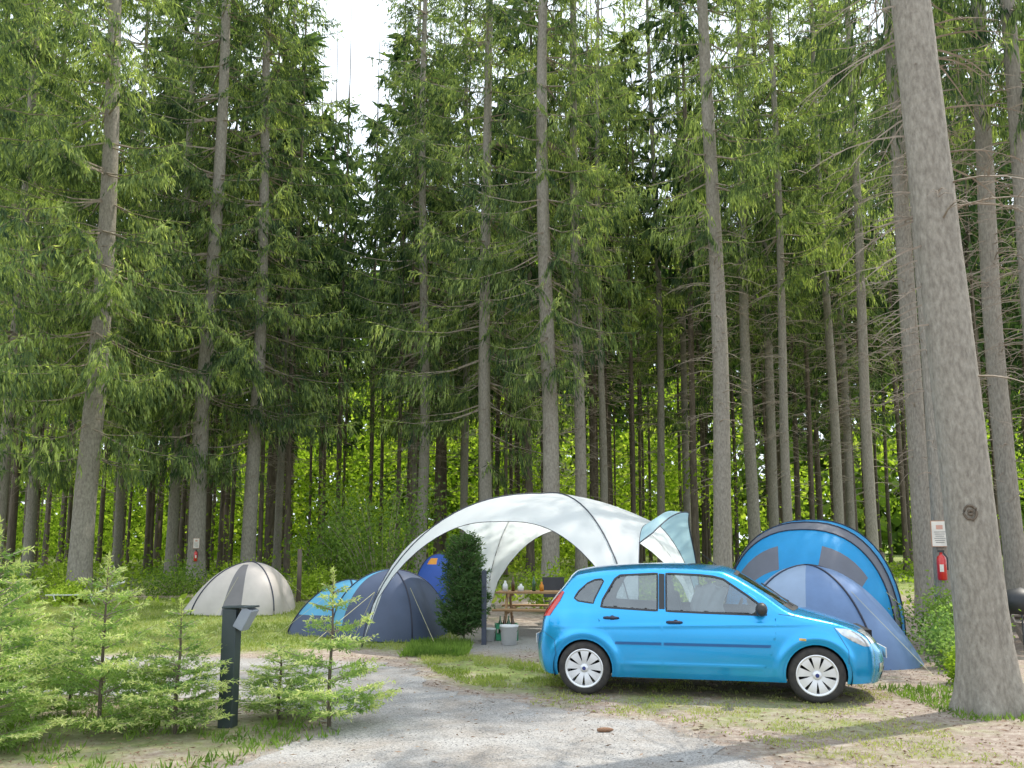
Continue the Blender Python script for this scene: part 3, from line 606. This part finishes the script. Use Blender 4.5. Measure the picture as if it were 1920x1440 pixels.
# lounger
e=empty("sun_lounger",(-10.6,20.6,gz(0,20.6)),.2,"white folding sun lounger on the grass","lounger"); e.scale=(.9,.9,.8)
mb=MB(); mb.box((-.3,0,.3),(1.2,.55,.02)); mb.obj("seat",M_white,e); mb=MB(); mb.box((.62,0,.48),(.75,.55,.02),Matrix.Rotation(-.5,3,'Y')); mb.obj("backrest",M_white,e)
for s in(-1,1):
    mb=MB(); mb.tube([(-.9,s*.28,.32),(.3,s*.28,.32),(.95,s*.28,.7)],.015,6); mb.tube([(-.7,s*.28,.3),(-.6,s*.28,0)],.013,6); mb.tube([(.2,s*.28,.3),(.35,s*.28,0)],.013,6); mb.obj("frame",M_white,e)
for x,y,h,r in((-5.4,21,1.35,.06),(7.15,16,1.5,.07)):
    mb=MB(); mb.tube([(0,0,-.1),(0.01,0,h*.5),(0,0,h)],[r,r*.95,r*.9],10); o=mb.obj("wooden_post",M_bark2,None,True,loc=(x,y,gz(x,y))); tag(o,"weathered round wooden post in the grass","post")
# extinguisher stations on trees
M_red=mat("red_enamel",(.62,.02,.015),None,.3,coat=.6); M_sg=mat("sign_white",(.75,.70,.62),None,.5); M_pic=mat("faded_print",(.62,.34,.26),None,.6)
M_frame=mat("notice_frame",(.45,.22,.12),None,.5)
def station(x,y,z,face,label_s,sc=1):
    c,s=math.cos(face),math.sin(face)
    e=empty("fire_extinguisher",(x,y,z),face,"red fire extinguisher hung on a tree trunk","extinguisher")
    mb=MB(); mb.lathe([(0,-.22),(.06,-.22),(.075,-.2),(.075,.12),(.06,.17),(.025,.2),(.025,.24),(0,.24)],18,c=(.0,0,0)); mb.obj("cylinder_body",M_red,e,True)
    mb=MB(); mb.box((.01,0,.26),(.05,.1,.03)); mb.tube([(.02,.03,.24),(.06,.09,.15),(.06,.085,-.05)],.012,6); mb.obj("nozzle",M_black,e)
    mb=MB(); mb.box((.0765,0,-.02),(.003,.06,.12)); mb.obj("info_label",M_sg,e)
    e2=empty("safety_notice",(x-c*.055,y-s*.055,z+.55*sc),face,label_s,"sign")
    mb=MB(); mb.box((0,0,0),(.02,.26,.44)); mb.obj("board",M_frame,e2,bev=.004)
    mb=MB(); mb.box((.0125,0,0),(.004,.235,.415)); mb.obj("paper",M_sg,e2)
    mb=MB(); mb.box((.0165,0,.11),(.003,.10,.07))
    mb.obj("pictogram",M_pic,e2); mb=MB()
    for k in range(6): mb.box((.0165,0,.03-.035*k),(.003,.17-.02*(k%3),.007))
    mb.obj("lettering",M_black,e2); e.scale=(sc,sc,sc); e2.scale=(sc,sc,sc)
station(7.27-.11,14-.22,1.35,math.atan2(-14,-7.27),"framed notice board on the trunk above the extinguisher")
station(-9.92+.10,26-.36,gz(0,26)+.9,math.atan2(-26,9.9),"small framed notice on the trunk above the extinguisher",.72)
# ------------------------------------------------------------------ CAR
M_paint,nt,out=nmat("blue_metallic_paint"); b=N(nt,"ShaderNodeBsdfPrincipled")
col=ramp(nt,noise(nt,1.2,3),[(.3,(.012,.37,.80)),(.7,(.014,.40,.84))]); nt.links.new(col,b.inputs['Base Color'])
b.inputs['Metallic'].default_value=.62; b.inputs['Roughness'].default_value=.25; b.inputs['Coat Weight'].default_value=1; b.inputs['Coat Roughness'].default_value=.02
nt.links.new(b.outputs[0],out.inputs[0])
M_mould=mat("moulding_blue",(.01,.09,.25),(.012,.10,.27),.45)
M_glass=glassmat("car_glass"); M_int=mat("car_interior",(.035,.035,.04),(.05,.05,.055),.8); M_tyre=mat("tyre_rubber",(.022,.022,.023),(.05,.045,.04),.85,scale=20)
M_rim=mat("alloy_silver",(.76,.77,.79),(.68,.69,.71),.35,metal=.5); M_lens=mat("headlight_lens",(.72,.76,.80),(.5,.54,.58),.08,scale=25,metal=.5,coat=1); M_tail=mat("tail_red",(.45,.015,.015),(.6,.03,.02),.12,coat=1)
M_under=mat("underbody",(.012,.012,.013),None,.9)
PXZ=[(-1.90,.22),(-1.95,.35),(-1.962,.50),(-1.945,.62),(-1.90,.68),(-1.875,.84),(-1.82,.96),(-1.62,1.215),(-1.50,1.36),(-1.37,1.408),(-1.0,1.45),(-.4,1.468),(.1,1.45),(.36,1.405),(.72,1.20),(1.03,1.0),(1.12,.965),(1.4,.885),(1.64,.80),(1.79,.72),(1.87,.62),(1.945,.50),(1.955,.35),(1.90,.20)]
EXZ=[(-1.80,.22),(-1.84,.34),(-1.86,.50),(-1.85,.62),(-1.83,.70),(-1.80,.84),(-1.75,.95),(-1.58,1.18),(-1.47,1.305),(-1.34,1.355),(-1.0,1.40),(-.4,1.42),(.08,1.40),(.30,1.355),(.62,1.165),(.88,.975),(1.02,.925),(1.34,.855),(1.55,.785),(1.68,.71),(1.75,.62),(1.79,.50),(1.79,.35),(1.75,.20)]
u=np.linspace(0,23,185); ii=np.arange(24)
Px=sm(u,ii,[p[0] for p in PXZ]);Pz=sm(u,ii,[p[1] for p in PXZ]);Ex=sm(u,ii,[p[0] for p in EXZ]);Ez=sm(u,ii,[p[1] for p in EXZ])
Epoly=list(zip(Ex,Ez))
AX=(1.17,-1.316)
def Wd(x,z):
    x=np.asarray(x,float);z=np.asarray(z,float)
    w=sm(x,[-1.9,-1.8,-1.65,-1.3,-.8,0,.7,1.2,1.45,1.62,1.75,1.83],[.64,.725,.785,.825,.838,.842,.838,.825,.80,.755,.69,.62])
    w=w*sm(z,[.18,.28,.42,.58,.72,.85,.93,1.0,1.15,1.3,1.45],[.93,.965,.99,1.0,.998,.982,.96,.93,.865,.795,.72])
    for ax in AX:
        d=np.hypot(x-ax,z-.3); w=w+.016*np.exp(-((d-.385)/.045)**2)
    w=w+.008*np.exp(-((z-.80-.03*x)/.016)**2)*np.clip(1.3-np.abs(x)*.7,0,1)
    w=w+.007*np.exp(-((z-.36)/.02)**2)*np.clip((.9-np.abs(x+.1))*4,0,1)
    d=pdist(x,z,Epoly,False); r=.065; q=1-np.clip(d/r,0,1); return w-r*(1-np.sqrt(np.clip(1-q*q,0,1)))
car=empty("parked_car",(2.28,9.97,0),math.radians(-13),"bright blue five-door hatchback with silver alloy wheels, parked","car")
def arc(ax,r=.330,n=18):
    a0=math.asin(-.09/r); return [(ax+r*math.cos(t),.3+r*math.sin(t)) for t in np.linspace(a0,PI-a0,n)]
bottom=[(1.62,.21)]+arc(AX[0])+[(.4,.21),(-.4,.21)]+arc(AX[1])+[(-1.72,.215)]
outline=Epoly+dens(bottom,.06,False)
doorF=[(-.432,.285),(.52,.285),(.64,.34),(.73,.52),(.765,.70),(.775,.90),(.735,.985),(.27,1.325),(.16,1.352),(.05,1.366),(-.432,1.388)]
doorR=[(-.444,.285),(-.90,.285),(-.925,.42),(-.95,.55),(-1.04,.69),(-1.14,.80),(-1.175,.93),(-1.15,1.05),(-1.04,1.28),(-1.0,1.335),(-.93,1.363),(-.444,1.388)]
winF=[(-.385,.952),(.0,.94),(.67,.925),(.655,.985),(.50,1.105),(.235,1.29),(.13,1.318),(-.02,1.334),(-.385,1.348)]
winR=[(-1.115,.985),(-.495,.955),(-.495,1.348),(-.91,1.325),(-.965,1.285),(-1.095,1.06)]
winQ=[(-1.43,1.075),(-1.39,1.045),(-1.215,1.02),(-1.20,1.07),(-1.105,1.265),(-1.125,1.285),(-1.20,1.277),(-1.28,1.24),(-1.38,1.15)]
def grid_pts(outer,holes,step,extra=True):
    xs=np.arange(-1.95,1.95,step); zs=np.arange(.2,1.45,step*.7); X,Z=np.meshgrid(xs,zs); X=X.ravel();Z=Z.ravel()
    ok=inpoly(X,Z,outer)&(pdist(X,Z,outer)>step*.3)
    for h in holes: ok&=~inpoly(X,Z,h)&(pdist(X,Z,h)>step*.3)
    pts=list(zip(X[ok],Z[ok]))
    if extra:
        n=len(Ex); tx=np.gradient(Ex);tz=np.gradient(Ez); L=np.hypot(tx,tz); nx=tz/L;nz=-tx/L
        for dd in(.005,.014,.028,.048):
            px=Ex+nx*dd;pz=Ez+nz*dd; ok=inpoly(px,pz,outer)&(pdist(px,pz,outer)>dd*.7)&(pdist(px,pz,Epoly,False)>dd*.9)
            for h in holes: ok&=~inpoly(px,pz,h)&(pdist(px,pz,h)>.006)
            pts+=list(zip(px[ok],pz[ok]))
    return pts
def side(outer,holes=(),off=0,step=.026,extra=True,dn=True):
    o=outer if not dn else dens(outer,.03); hs=[dens(h,.03) for h in holes]
    vv,ff=cdt(o,hs,grid_pts(o,hs,step,extra)); w=Wd(vv[:,0],vv[:,1])+off; return vv,ff,w
def sobj(name,data,sg,m,parent,smooth=True,**k):
    vv,ff,w=data; f=ff if sg<0 else ff[:,::-1]
    return mk(name,np.stack([vv[:,0],sg*w,vv[:,1]],1),f,m,parent,smooth,**k)
dF=side(doorF,[winF]);dR=side(doorR,[winR])
bodyd=side(outline,[[(x,z) for x,z in dens(doorF,.03)],dens(doorR,.03),winQ],dn=False)
ts=np.array([-1,-.995,-.98,-.95,-.9,-.8,-.65,-.5,-.35,-.18,0,.18,.35,.5,.65,.8,.9,.95,.98,.995,1])
We=Wd(Ex,Ez)
nx_=np.gradient(Pz);nz_=-np.gradient(Px);ln=np.hypot(nx_,nz_);nx_,nz_=-nx_/ln,-nz_/ln
def strip(sel,tsel,off=0):
    V=[];F=[];nt_=len(tsel)
    for i in sel:
        for t in tsel:
            k=1-abs(t)**3; V.append((Ex[i]+(Px[i]-Ex[i])*k+nx_[i]*off,We[i]*t,Ez[i]+(Pz[i]-Ez[i])*k+nz_[i]*off))
    for a in range(len(sel)-1):
        for c in range(nt_-1): F.append((a*nt_+c,a*nt_+c+1,(a+1)*nt_+c+1,(a+1)*nt_+c))
    return V,F
def irange(a,b): return [i for i in range(len(u)) if a-1e-6<=u[i]<=b+1e-6]
WS=(13.25,15.0);RS=(6.25,7.75)
mb=MB()
for sg in(-1,1):
    vv,ff,w=bodyd; mb.add(np.stack([vv[:,0],sg*w,vv[:,1]],1),ff if sg<0 else ff[:,::-1])
Vs,Fs=strip(range(len(u)),ts); keep=[]
for n_,f in enumerate(Fs):
    a=n_//(len(ts)-1);c=n_%(len(ts)-1); um=(u[a]+u[a+1])/2; tm=abs((ts[c]+ts[c+1])/2)
    if (WS[0]<um<WS[1] or RS[0]<um<RS[1]) and tm<.9: continue
    keep.append(f)
mb.add(Vs,keep); body=mb.obj("body",M_paint,car,True,weld=.0008)
tg=[t for t in ts if abs(t)<=.9001]
V,F=strip(irange(*WS),tg,-.004); mk("windscreen",V,F,M_glass,car,True)
V,F=strip(irange(*RS),tg,-.004); mk("rear_window",V,F,M_glass,car,True)
for a,b2 in((WS[0]-.15,WS[0]+.12),(WS[1]-.25,WS[1]+.4)):
    V,F=strip(irange(a,b2),tg,.003); mk("windscreen_trim",V,F,M_black,car,True)
def ribbon(poly,w0,w1,off,closed=True):
    pl=dens(poly,.03,closed); n=len(pl); A=[];B=[]
    area=sum(pl[i][0]*pl[(i+1)%n][1]-pl[(i+1)%n][0]*pl[i][1] for i in range(n)); sgn=1 if area>0 else -1
    for i in range(n):
        p=pl[(i-1)%n] if closed or i>0 else pl[0]; q=pl[(i+1)%n] if closed or i<n-1 else pl[-1]
        dx,dz=q[0]-p[0],q[1]-p[1]; L=math.hypot(dx,dz)+1e-9; nx,nz=dz/L*sgn,-dx/L*sgn
        A.append((pl[i][0]+nx*w0,pl[i][1]+nz*w0));B.append((pl[i][0]+nx*w1,pl[i][1]+nz*w1))
    pts=np.array(A+B); w=Wd(pts[:,0],pts[:,1])+off; F=[(i,(i+1)%n,n+(i+1)%n,n+i) for i in range(n if closed else n-1)]
    return pts,np.array(F),w
M_amber=mat("amber",(.75,.45,.1),None,.2,coat=1)
for sg in(-1,1):
    for nm,dd,win,hx,hz in(("front_door",dF,winF,-.30,.825),("rear_door",dR,winR,-1.0,.86)):
        d=sobj(nm,dd,sg,M_paint,car)
        wo=[(x,z) for x,z in win]; g_=side(wo,off=-.006,extra=False); sobj("window",g_,sg,M_glass,d)
        sobj("window_frame",ribbon(win,-.004,.018,.003),sg,M_black,d)
        hw=float(Wd(hx,hz)); hb=MB(); hb.tube([(hx-.085,sg*(hw+.004),hz),(hx-.06,sg*(hw+.03),hz+.004),(hx+.05,sg*(hw+.03),hz+.004),(hx+.08,sg*(hw+.004),hz)],[.014,.016,.016,.012],8); hb.tube([(hx+.01,sg*(hw+.0),hz),(hx+.01,sg*(hw+.004),hz)],[.0,.03],12)
        hb.obj("handle",M_pole,d,True)
    for seg in([(-.96,.574),(-.45,.574),(-.45,.602),(-.96,.602)],[(-.425,.574),(.70,.574),(.715,.602),(-.425,.602)]):
        sobj("side_moulding",side(seg,off=.012,extra=False),sg,M_mould,car)
    sobj("quarter_window",side(winQ,off=-.006,extra=False),sg,M_glass,car); sobj("quarter_window_frame",ribbon(winQ,-.004,.012,.003),sg,M_black,car)
    sobj("door_pillar_trim",side([(-.472,.965),(-.408,.965),(-.408,1.35),(-.472,1.355)],off=.004,extra=False),sg,M_black,car)
    lin=side(dens([(x,z) for x,z in [(-1.70,.3),(-1.66,.95),(-1.52,1.12),(-1.42,1.23),(-1.32,1.30),(-.4,1.385),(.1,1.37),(.29,1.32),(.82,.96),(.80,.25),(-.95,.25),(-1.0,.62),(-1.6,.62),(-1.7,.3)]],.05),[winF,winR,winQ],off=-.035,extra=False)
    sobj("inner_lining",lin,sg,M_int,car)
    hl=[(1.37,.795),(1.50,.785),(1.62,.735),(1.70,.67),(1.735,.60),(1.66,.605),(1.54,.66),(1.43,.73)]
    pv,pf,pw=side(hl,off=.006,step=.02,extra=False); mb=MB(); mb.add(np.stack([pv[:,0],sg*pw,pv[:,1]],1),pf if sg<0 else pf[:,::-1])
    V,F=strip(irange(18.3,20.1),[sg*t for t in(.62,.7,.78,.86,.92,.97,1.0)],.006); mb.add(V,F); mb.obj("headlight",M_lens,car,True)
    tl=[(-1.80,.86),(-1.77,.92),(-1.64,1.09),(-1.58,1.15),(-1.555,1.14),(-1.60,1.04),(-1.68,.93),(-1.72,.87)]
    pv,pf,pw=side(tl,off=.006,step=.02,extra=False); mb=MB(); mb.add(np.stack([pv[:,0],sg*pw,pv[:,1]],1),pf if sg<0 else pf[:,::-1])
    V,F=strip(irange(5.0,6.9),[sg*t for t in(.90,.95,.98,1.0)],.006); mb.add(V,F); mb.obj("tail_light",M_tail,car,True)
    for ln_ in([(1.36,.80),(1.42,.70),(1.50,.56),(1.495,.42)],[(-1.64,.42),(-1.66,.60),(-1.82,.70)],[(.80,.93),(1.0,.905),(1.35,.835)]):
        sobj("panel_seam",ribbon(ln_,-.002,.003,.0015,False),sg,M_black,car)
    ind=[(1.00,.66),(1.07,.655),(1.07,.68),(1.0,.685)]; sobj("side_indicator",side(ind,off=.006,extra=False,step=.02),sg,M_amber,car)
    for ax in AX: 
        sobj("arch_lip",ribbon(arc(ax),-.012,.012,.004,False),sg,M_paint,car)
    V,F=strip(irange(21.6,22.3),[sg*t for t in(.70,.76,.82,.88)],.006); mk("fog_light",V,F,M_lens,car,True)
    mb=MB(); cx,cy,cz=.62,sg*.93,.985; prof_=[(0,-.09),(.05,-.085),(.075,-.05),(.085,0),(.08,.04),(.055,.075),(0,.085)]
    n=16; V=[];F=[]
    for r_,yy in prof_:
        for k in range(n):
            t=2*PI*k/n; V.append((cx+r_*1.0*math.cos(t)*.75,cy+yy,cz+r_*math.sin(t)*.9))
    for i in range(len(prof_)-1):
        for k in range(n): F.append((i*n+k,i*n+(k+1)%n,(i+1)*n+(k+1)%n,(i+1)*n+k))
    mb.add(V,F); mb.tube([(.64,sg*.79,.955),(.62,sg*.86,.97)],[.035,.03],8); mb.obj("wing_mirror",M_black,car,True)
V,F=strip(irange(9.2,13.1),[-.93,-.5,0,.5,.93],-.03); mk("roof_lining",V,F,mat("grey_lining",(.3,.3,.3),None,.9),car,True)
mb=MB(); mb.box((-.05,0,.27),(3.3,1.2,.10)); mb.box((0,0,.3),(1.75,1.50,.12)); mb.box((1.2,0,.5),(1.2,.9,.5)); mb.box((-1.45,0,.5),(.6,1.0,.45)); mb.obj("underbody",M_under,car)
for ax in AX:
    for sg in(-1,1):
        V=[];F=[]
        for k in range(19):
            t=-.3+ (PI+.6)*k/18; V+=[(ax+.36*math.cos(t),sg*.80,.3+.36*math.sin(t)),(ax+.36*math.cos(t),sg*.50,.3+.36*math.sin(t))]
        for k in range(18): F.append((2*k,2*k+1,2*k+3,2*k+2))
        V.append((ax,sg*.50,.3)); c_=len(V)-1
        for k in range(18): F.append((2*k+1,2*k+3,c_))
        mk("wheel_housing",V,F,M_under,car)
mb=MB(); mb.box((.72,0,.80),(.42,1.36,.26),top=.9); mb.obj("dashboard",M_int,car,bev=.03)
mb=MB(); mb.tube([(.42+.06*math.sin(t),.36+.18*math.cos(t),.86+.17*math.sin(t)) for t in np.linspace(0,2*PI,25)],.014,6); mb.obj("steering_wheel",M_black,car,True)
M_cloth=mat("seat_cloth",(.06,.065,.075),(.09,.095,.1),.9,scale=40)
for x,yy in((-.12,.36),(-.12,-.36),(-1.0,0)):
    wd_=.48 if x>-.5 else 1.2
    mb=MB(); mb.box((x+.1,yy,.52),(.5,wd_,.16)); mb.box((x-.18,yy,.83),(.13,wd_,.56),Matrix.Rotation(-.2,3,'Y'))
    for q in((0,) if wd_<1 else (-.35,.35)): mb.box((x-.27+(.06 if x<-.5 else 0),yy+q,1.17),(.09,.26,.15),Matrix.Rotation(-.15,3,'Y'))
    mb.obj("seat",M_cloth,car,bev=.035)
V=[];F=[]
for i in range(15):
    for j in range(11):
        xx=-.10+.36*i/14; zz=1.30-.38*j/10; wv_=.02*math.sin(i*1.3+j*.3)+.012*math.sin(i*3+1); V.append((xx+.03*math.sin(j*.6)-(.09*(j<1)*(1 if i>7 else -1)),-.60+wv_,zz-.10*abs(i-7)/7*(j<2)))
for i in range(14):
    for j in range(10): F.append((i*11+j,i*11+j+1,(i+1)*11+j+1,(i+1)*11+j))
o=mk("hanging_shirt",V,F,mat("white_cotton",(.8,.8,.8),None,.9,trans=.4),None,True); o.matrix_world=Matrix.Translation(car.location)@Matrix.Rotation(car.rotation_euler[2],4,'Z'); tag(o,"white shirt hanging inside the car window","shirt")
for a,b2,tt in((19.7,20.35,.5),(22.0,22.9,.66)):
    V,F=strip(irange(a,b2),[k*tt/4 for k in range(-4,5)],.004); mk("grille",V,F,M_black,car,True)
mb=MB(); mb.box((1.972,0,.49),(.012,.52,.11)); mb.obj("number_plate",M_sg,car)
text("GS FI 204",.085,M_black,car,(1.98,0,.462),(PI/2,0,PI/2))
mb=MB(); mb.box((-1.972,0,.56),(.012,.52,.11)); mb.obj("number_plate",M_sg,car)
M_embl=mat("emblem_blue",(.01,.03,.2),None,.2,coat=1)
mb=MB(); mb.lathe([(0,0),(.04,0),(.042,-.006),(.036,-.012),(0,-.013)],24,axis='Y'); o=mb.obj("emblem",[M_embl],car,True,loc=(1.84,0,.70)); o.rotation_euler=(math.radians(-25),0,PI/2); o.scale=(1.6,1,.7)
for q in([(.98,-.55,1.01),(.80,-.2,1.155),(.70,.15,1.225)],[(1.0,.1,1.02),(.83,.4,1.12)]):
    mb=MB(); mb.tube(q,.008,5); mb.obj("wiper",M_black,car)
mb=MB(); mb.tube([(.18,0,1.44),(-.02,0,1.60)],[.005,.002],5); mb.obj("antenna",M_black,car)
def wheel(ax,sg):
    w=empty("wheel",(0,0,0)); w.parent=car; w.location=(ax,sg*.735,.297); w.rotation_euler=(0,random.uniform(0,1),0)
    y=sg; 
    mb=MB(); mb.lathe([(.205,y*-.085),(.255,y*-.09),(.285,y*-.075),(.297,y*-.04),(.297,y*.04),(.285,y*.075),(.262,y*.092),(.225,y*.095),(.205,y*.085)],48,axis='Y'); mb.obj("tyre",M_tyre,w,True)
    mb=MB(); mb.lathe([(.212,y*.086),(.216,y*.094),(.207,y*.098),(.192,y*.090),(.186,y*.06),(.185,y*-.07)],48,axis='Y')
    ns=9
    for k in range(ns):
        a=2*PI*k/ns; ca,sa=math.cos(a),math.sin(a); V=[]
        for r_,hw_,yy in((.035,.018,.072),(.10,.029,.084),(.165,.044,.088),(.200,.056,.086)):
            for q in(-1,1):
                for dy in(0,-.018): V.append((r_*ca-q*hw_*sa,y*(yy+dy),r_*sa+q*hw_*ca))
        F=[]
        for i in range(3):
            o_=i*4; F+=[(o_,o_+2,o_+6,o_+4),(o_,o_+4,o_+5,o_+1),(o_+2,o_+3,o_+7,o_+6),(o_+1,o_+5,o_+7,o_+3)]
        mb.add(V,F)
    mb.lathe([(0,y*.098),(.03,y*.097),(.044,y*.090),(.05,y*.07)],24,axis='Y'); r_=mb.obj("rim",M_rim,w,True,bev=0)
    em=r_.modifiers.new("e","EDGE_SPLIT"); em.split_angle=.6
    mb=MB(); mb.lathe([(0,y*.0995),(.02,y*.099),(.022,y*.097)],20,axis='Y'); mb.obj("hub_emblem",M_embl,w)
    mb=MB(); mb.lathe([(0,y*.03),(.13,y*.03),(.13,y*.01),(0,y*.01)],24,axis='Y'); mb.obj("brake_disc",M_black,w)
for ax in AX:
    for sg in(-1,1): wheel(ax,sg)
# ------------------------------------------------------------------ light, camera
EL=61; sx_,sy_=.86,.51
sd=Vector((sx_,sy_,0)).normalized()*math.cos(math.radians(EL))+Vector((0,0,math.sin(math.radians(EL))))
sun=bpy.data.lights.new("sun",'SUN'); sun.energy=5; sun.angle=math.radians(.5); sun.color=(1,.93,.82)
so=bpy.data.objects.new("sun",sun); link(so); so.rotation_euler=sd.to_track_quat('Z','Y').to_euler()
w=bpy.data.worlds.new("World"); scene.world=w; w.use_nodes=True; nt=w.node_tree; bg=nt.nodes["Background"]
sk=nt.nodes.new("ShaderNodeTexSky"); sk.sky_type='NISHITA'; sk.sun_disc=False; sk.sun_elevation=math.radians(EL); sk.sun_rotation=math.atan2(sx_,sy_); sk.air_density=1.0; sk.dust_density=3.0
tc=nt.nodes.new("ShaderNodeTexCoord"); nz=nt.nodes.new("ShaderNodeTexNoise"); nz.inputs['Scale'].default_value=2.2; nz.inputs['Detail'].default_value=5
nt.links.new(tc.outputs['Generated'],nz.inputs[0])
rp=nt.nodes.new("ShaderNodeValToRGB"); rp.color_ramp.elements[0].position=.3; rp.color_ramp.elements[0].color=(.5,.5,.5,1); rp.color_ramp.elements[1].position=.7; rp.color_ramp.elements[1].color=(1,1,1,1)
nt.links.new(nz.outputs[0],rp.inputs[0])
mx=nt.nodes.new("ShaderNodeMix"); mx.data_type='RGBA'; nt.links.new(rp.outputs[0],mx.inputs[0]); nt.links.new(sk.outputs[0],mx.inputs[6]); mx.inputs[7].default_value=(12.0,13.2,14.4,1)  # bright white veil mixed over the sky, added to raise the ambient light
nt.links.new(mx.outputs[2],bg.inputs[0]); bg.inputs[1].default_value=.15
cd=bpy.data.cameras.new("camera"); cd.lens=28.8; cd.sensor_width=36; cd.shift_y=.0656; cd.clip_end=2000; cam=bpy.data.objects.new("camera",cd); link(cam)
cam.location=(0,0,1.6); cam.rotation_euler=(math.radians(97),0,0); scene.camera=cam
scene.view_settings.view_transform='Standard'; scene.view_settings.look='None'; scene.view_settings.exposure=0
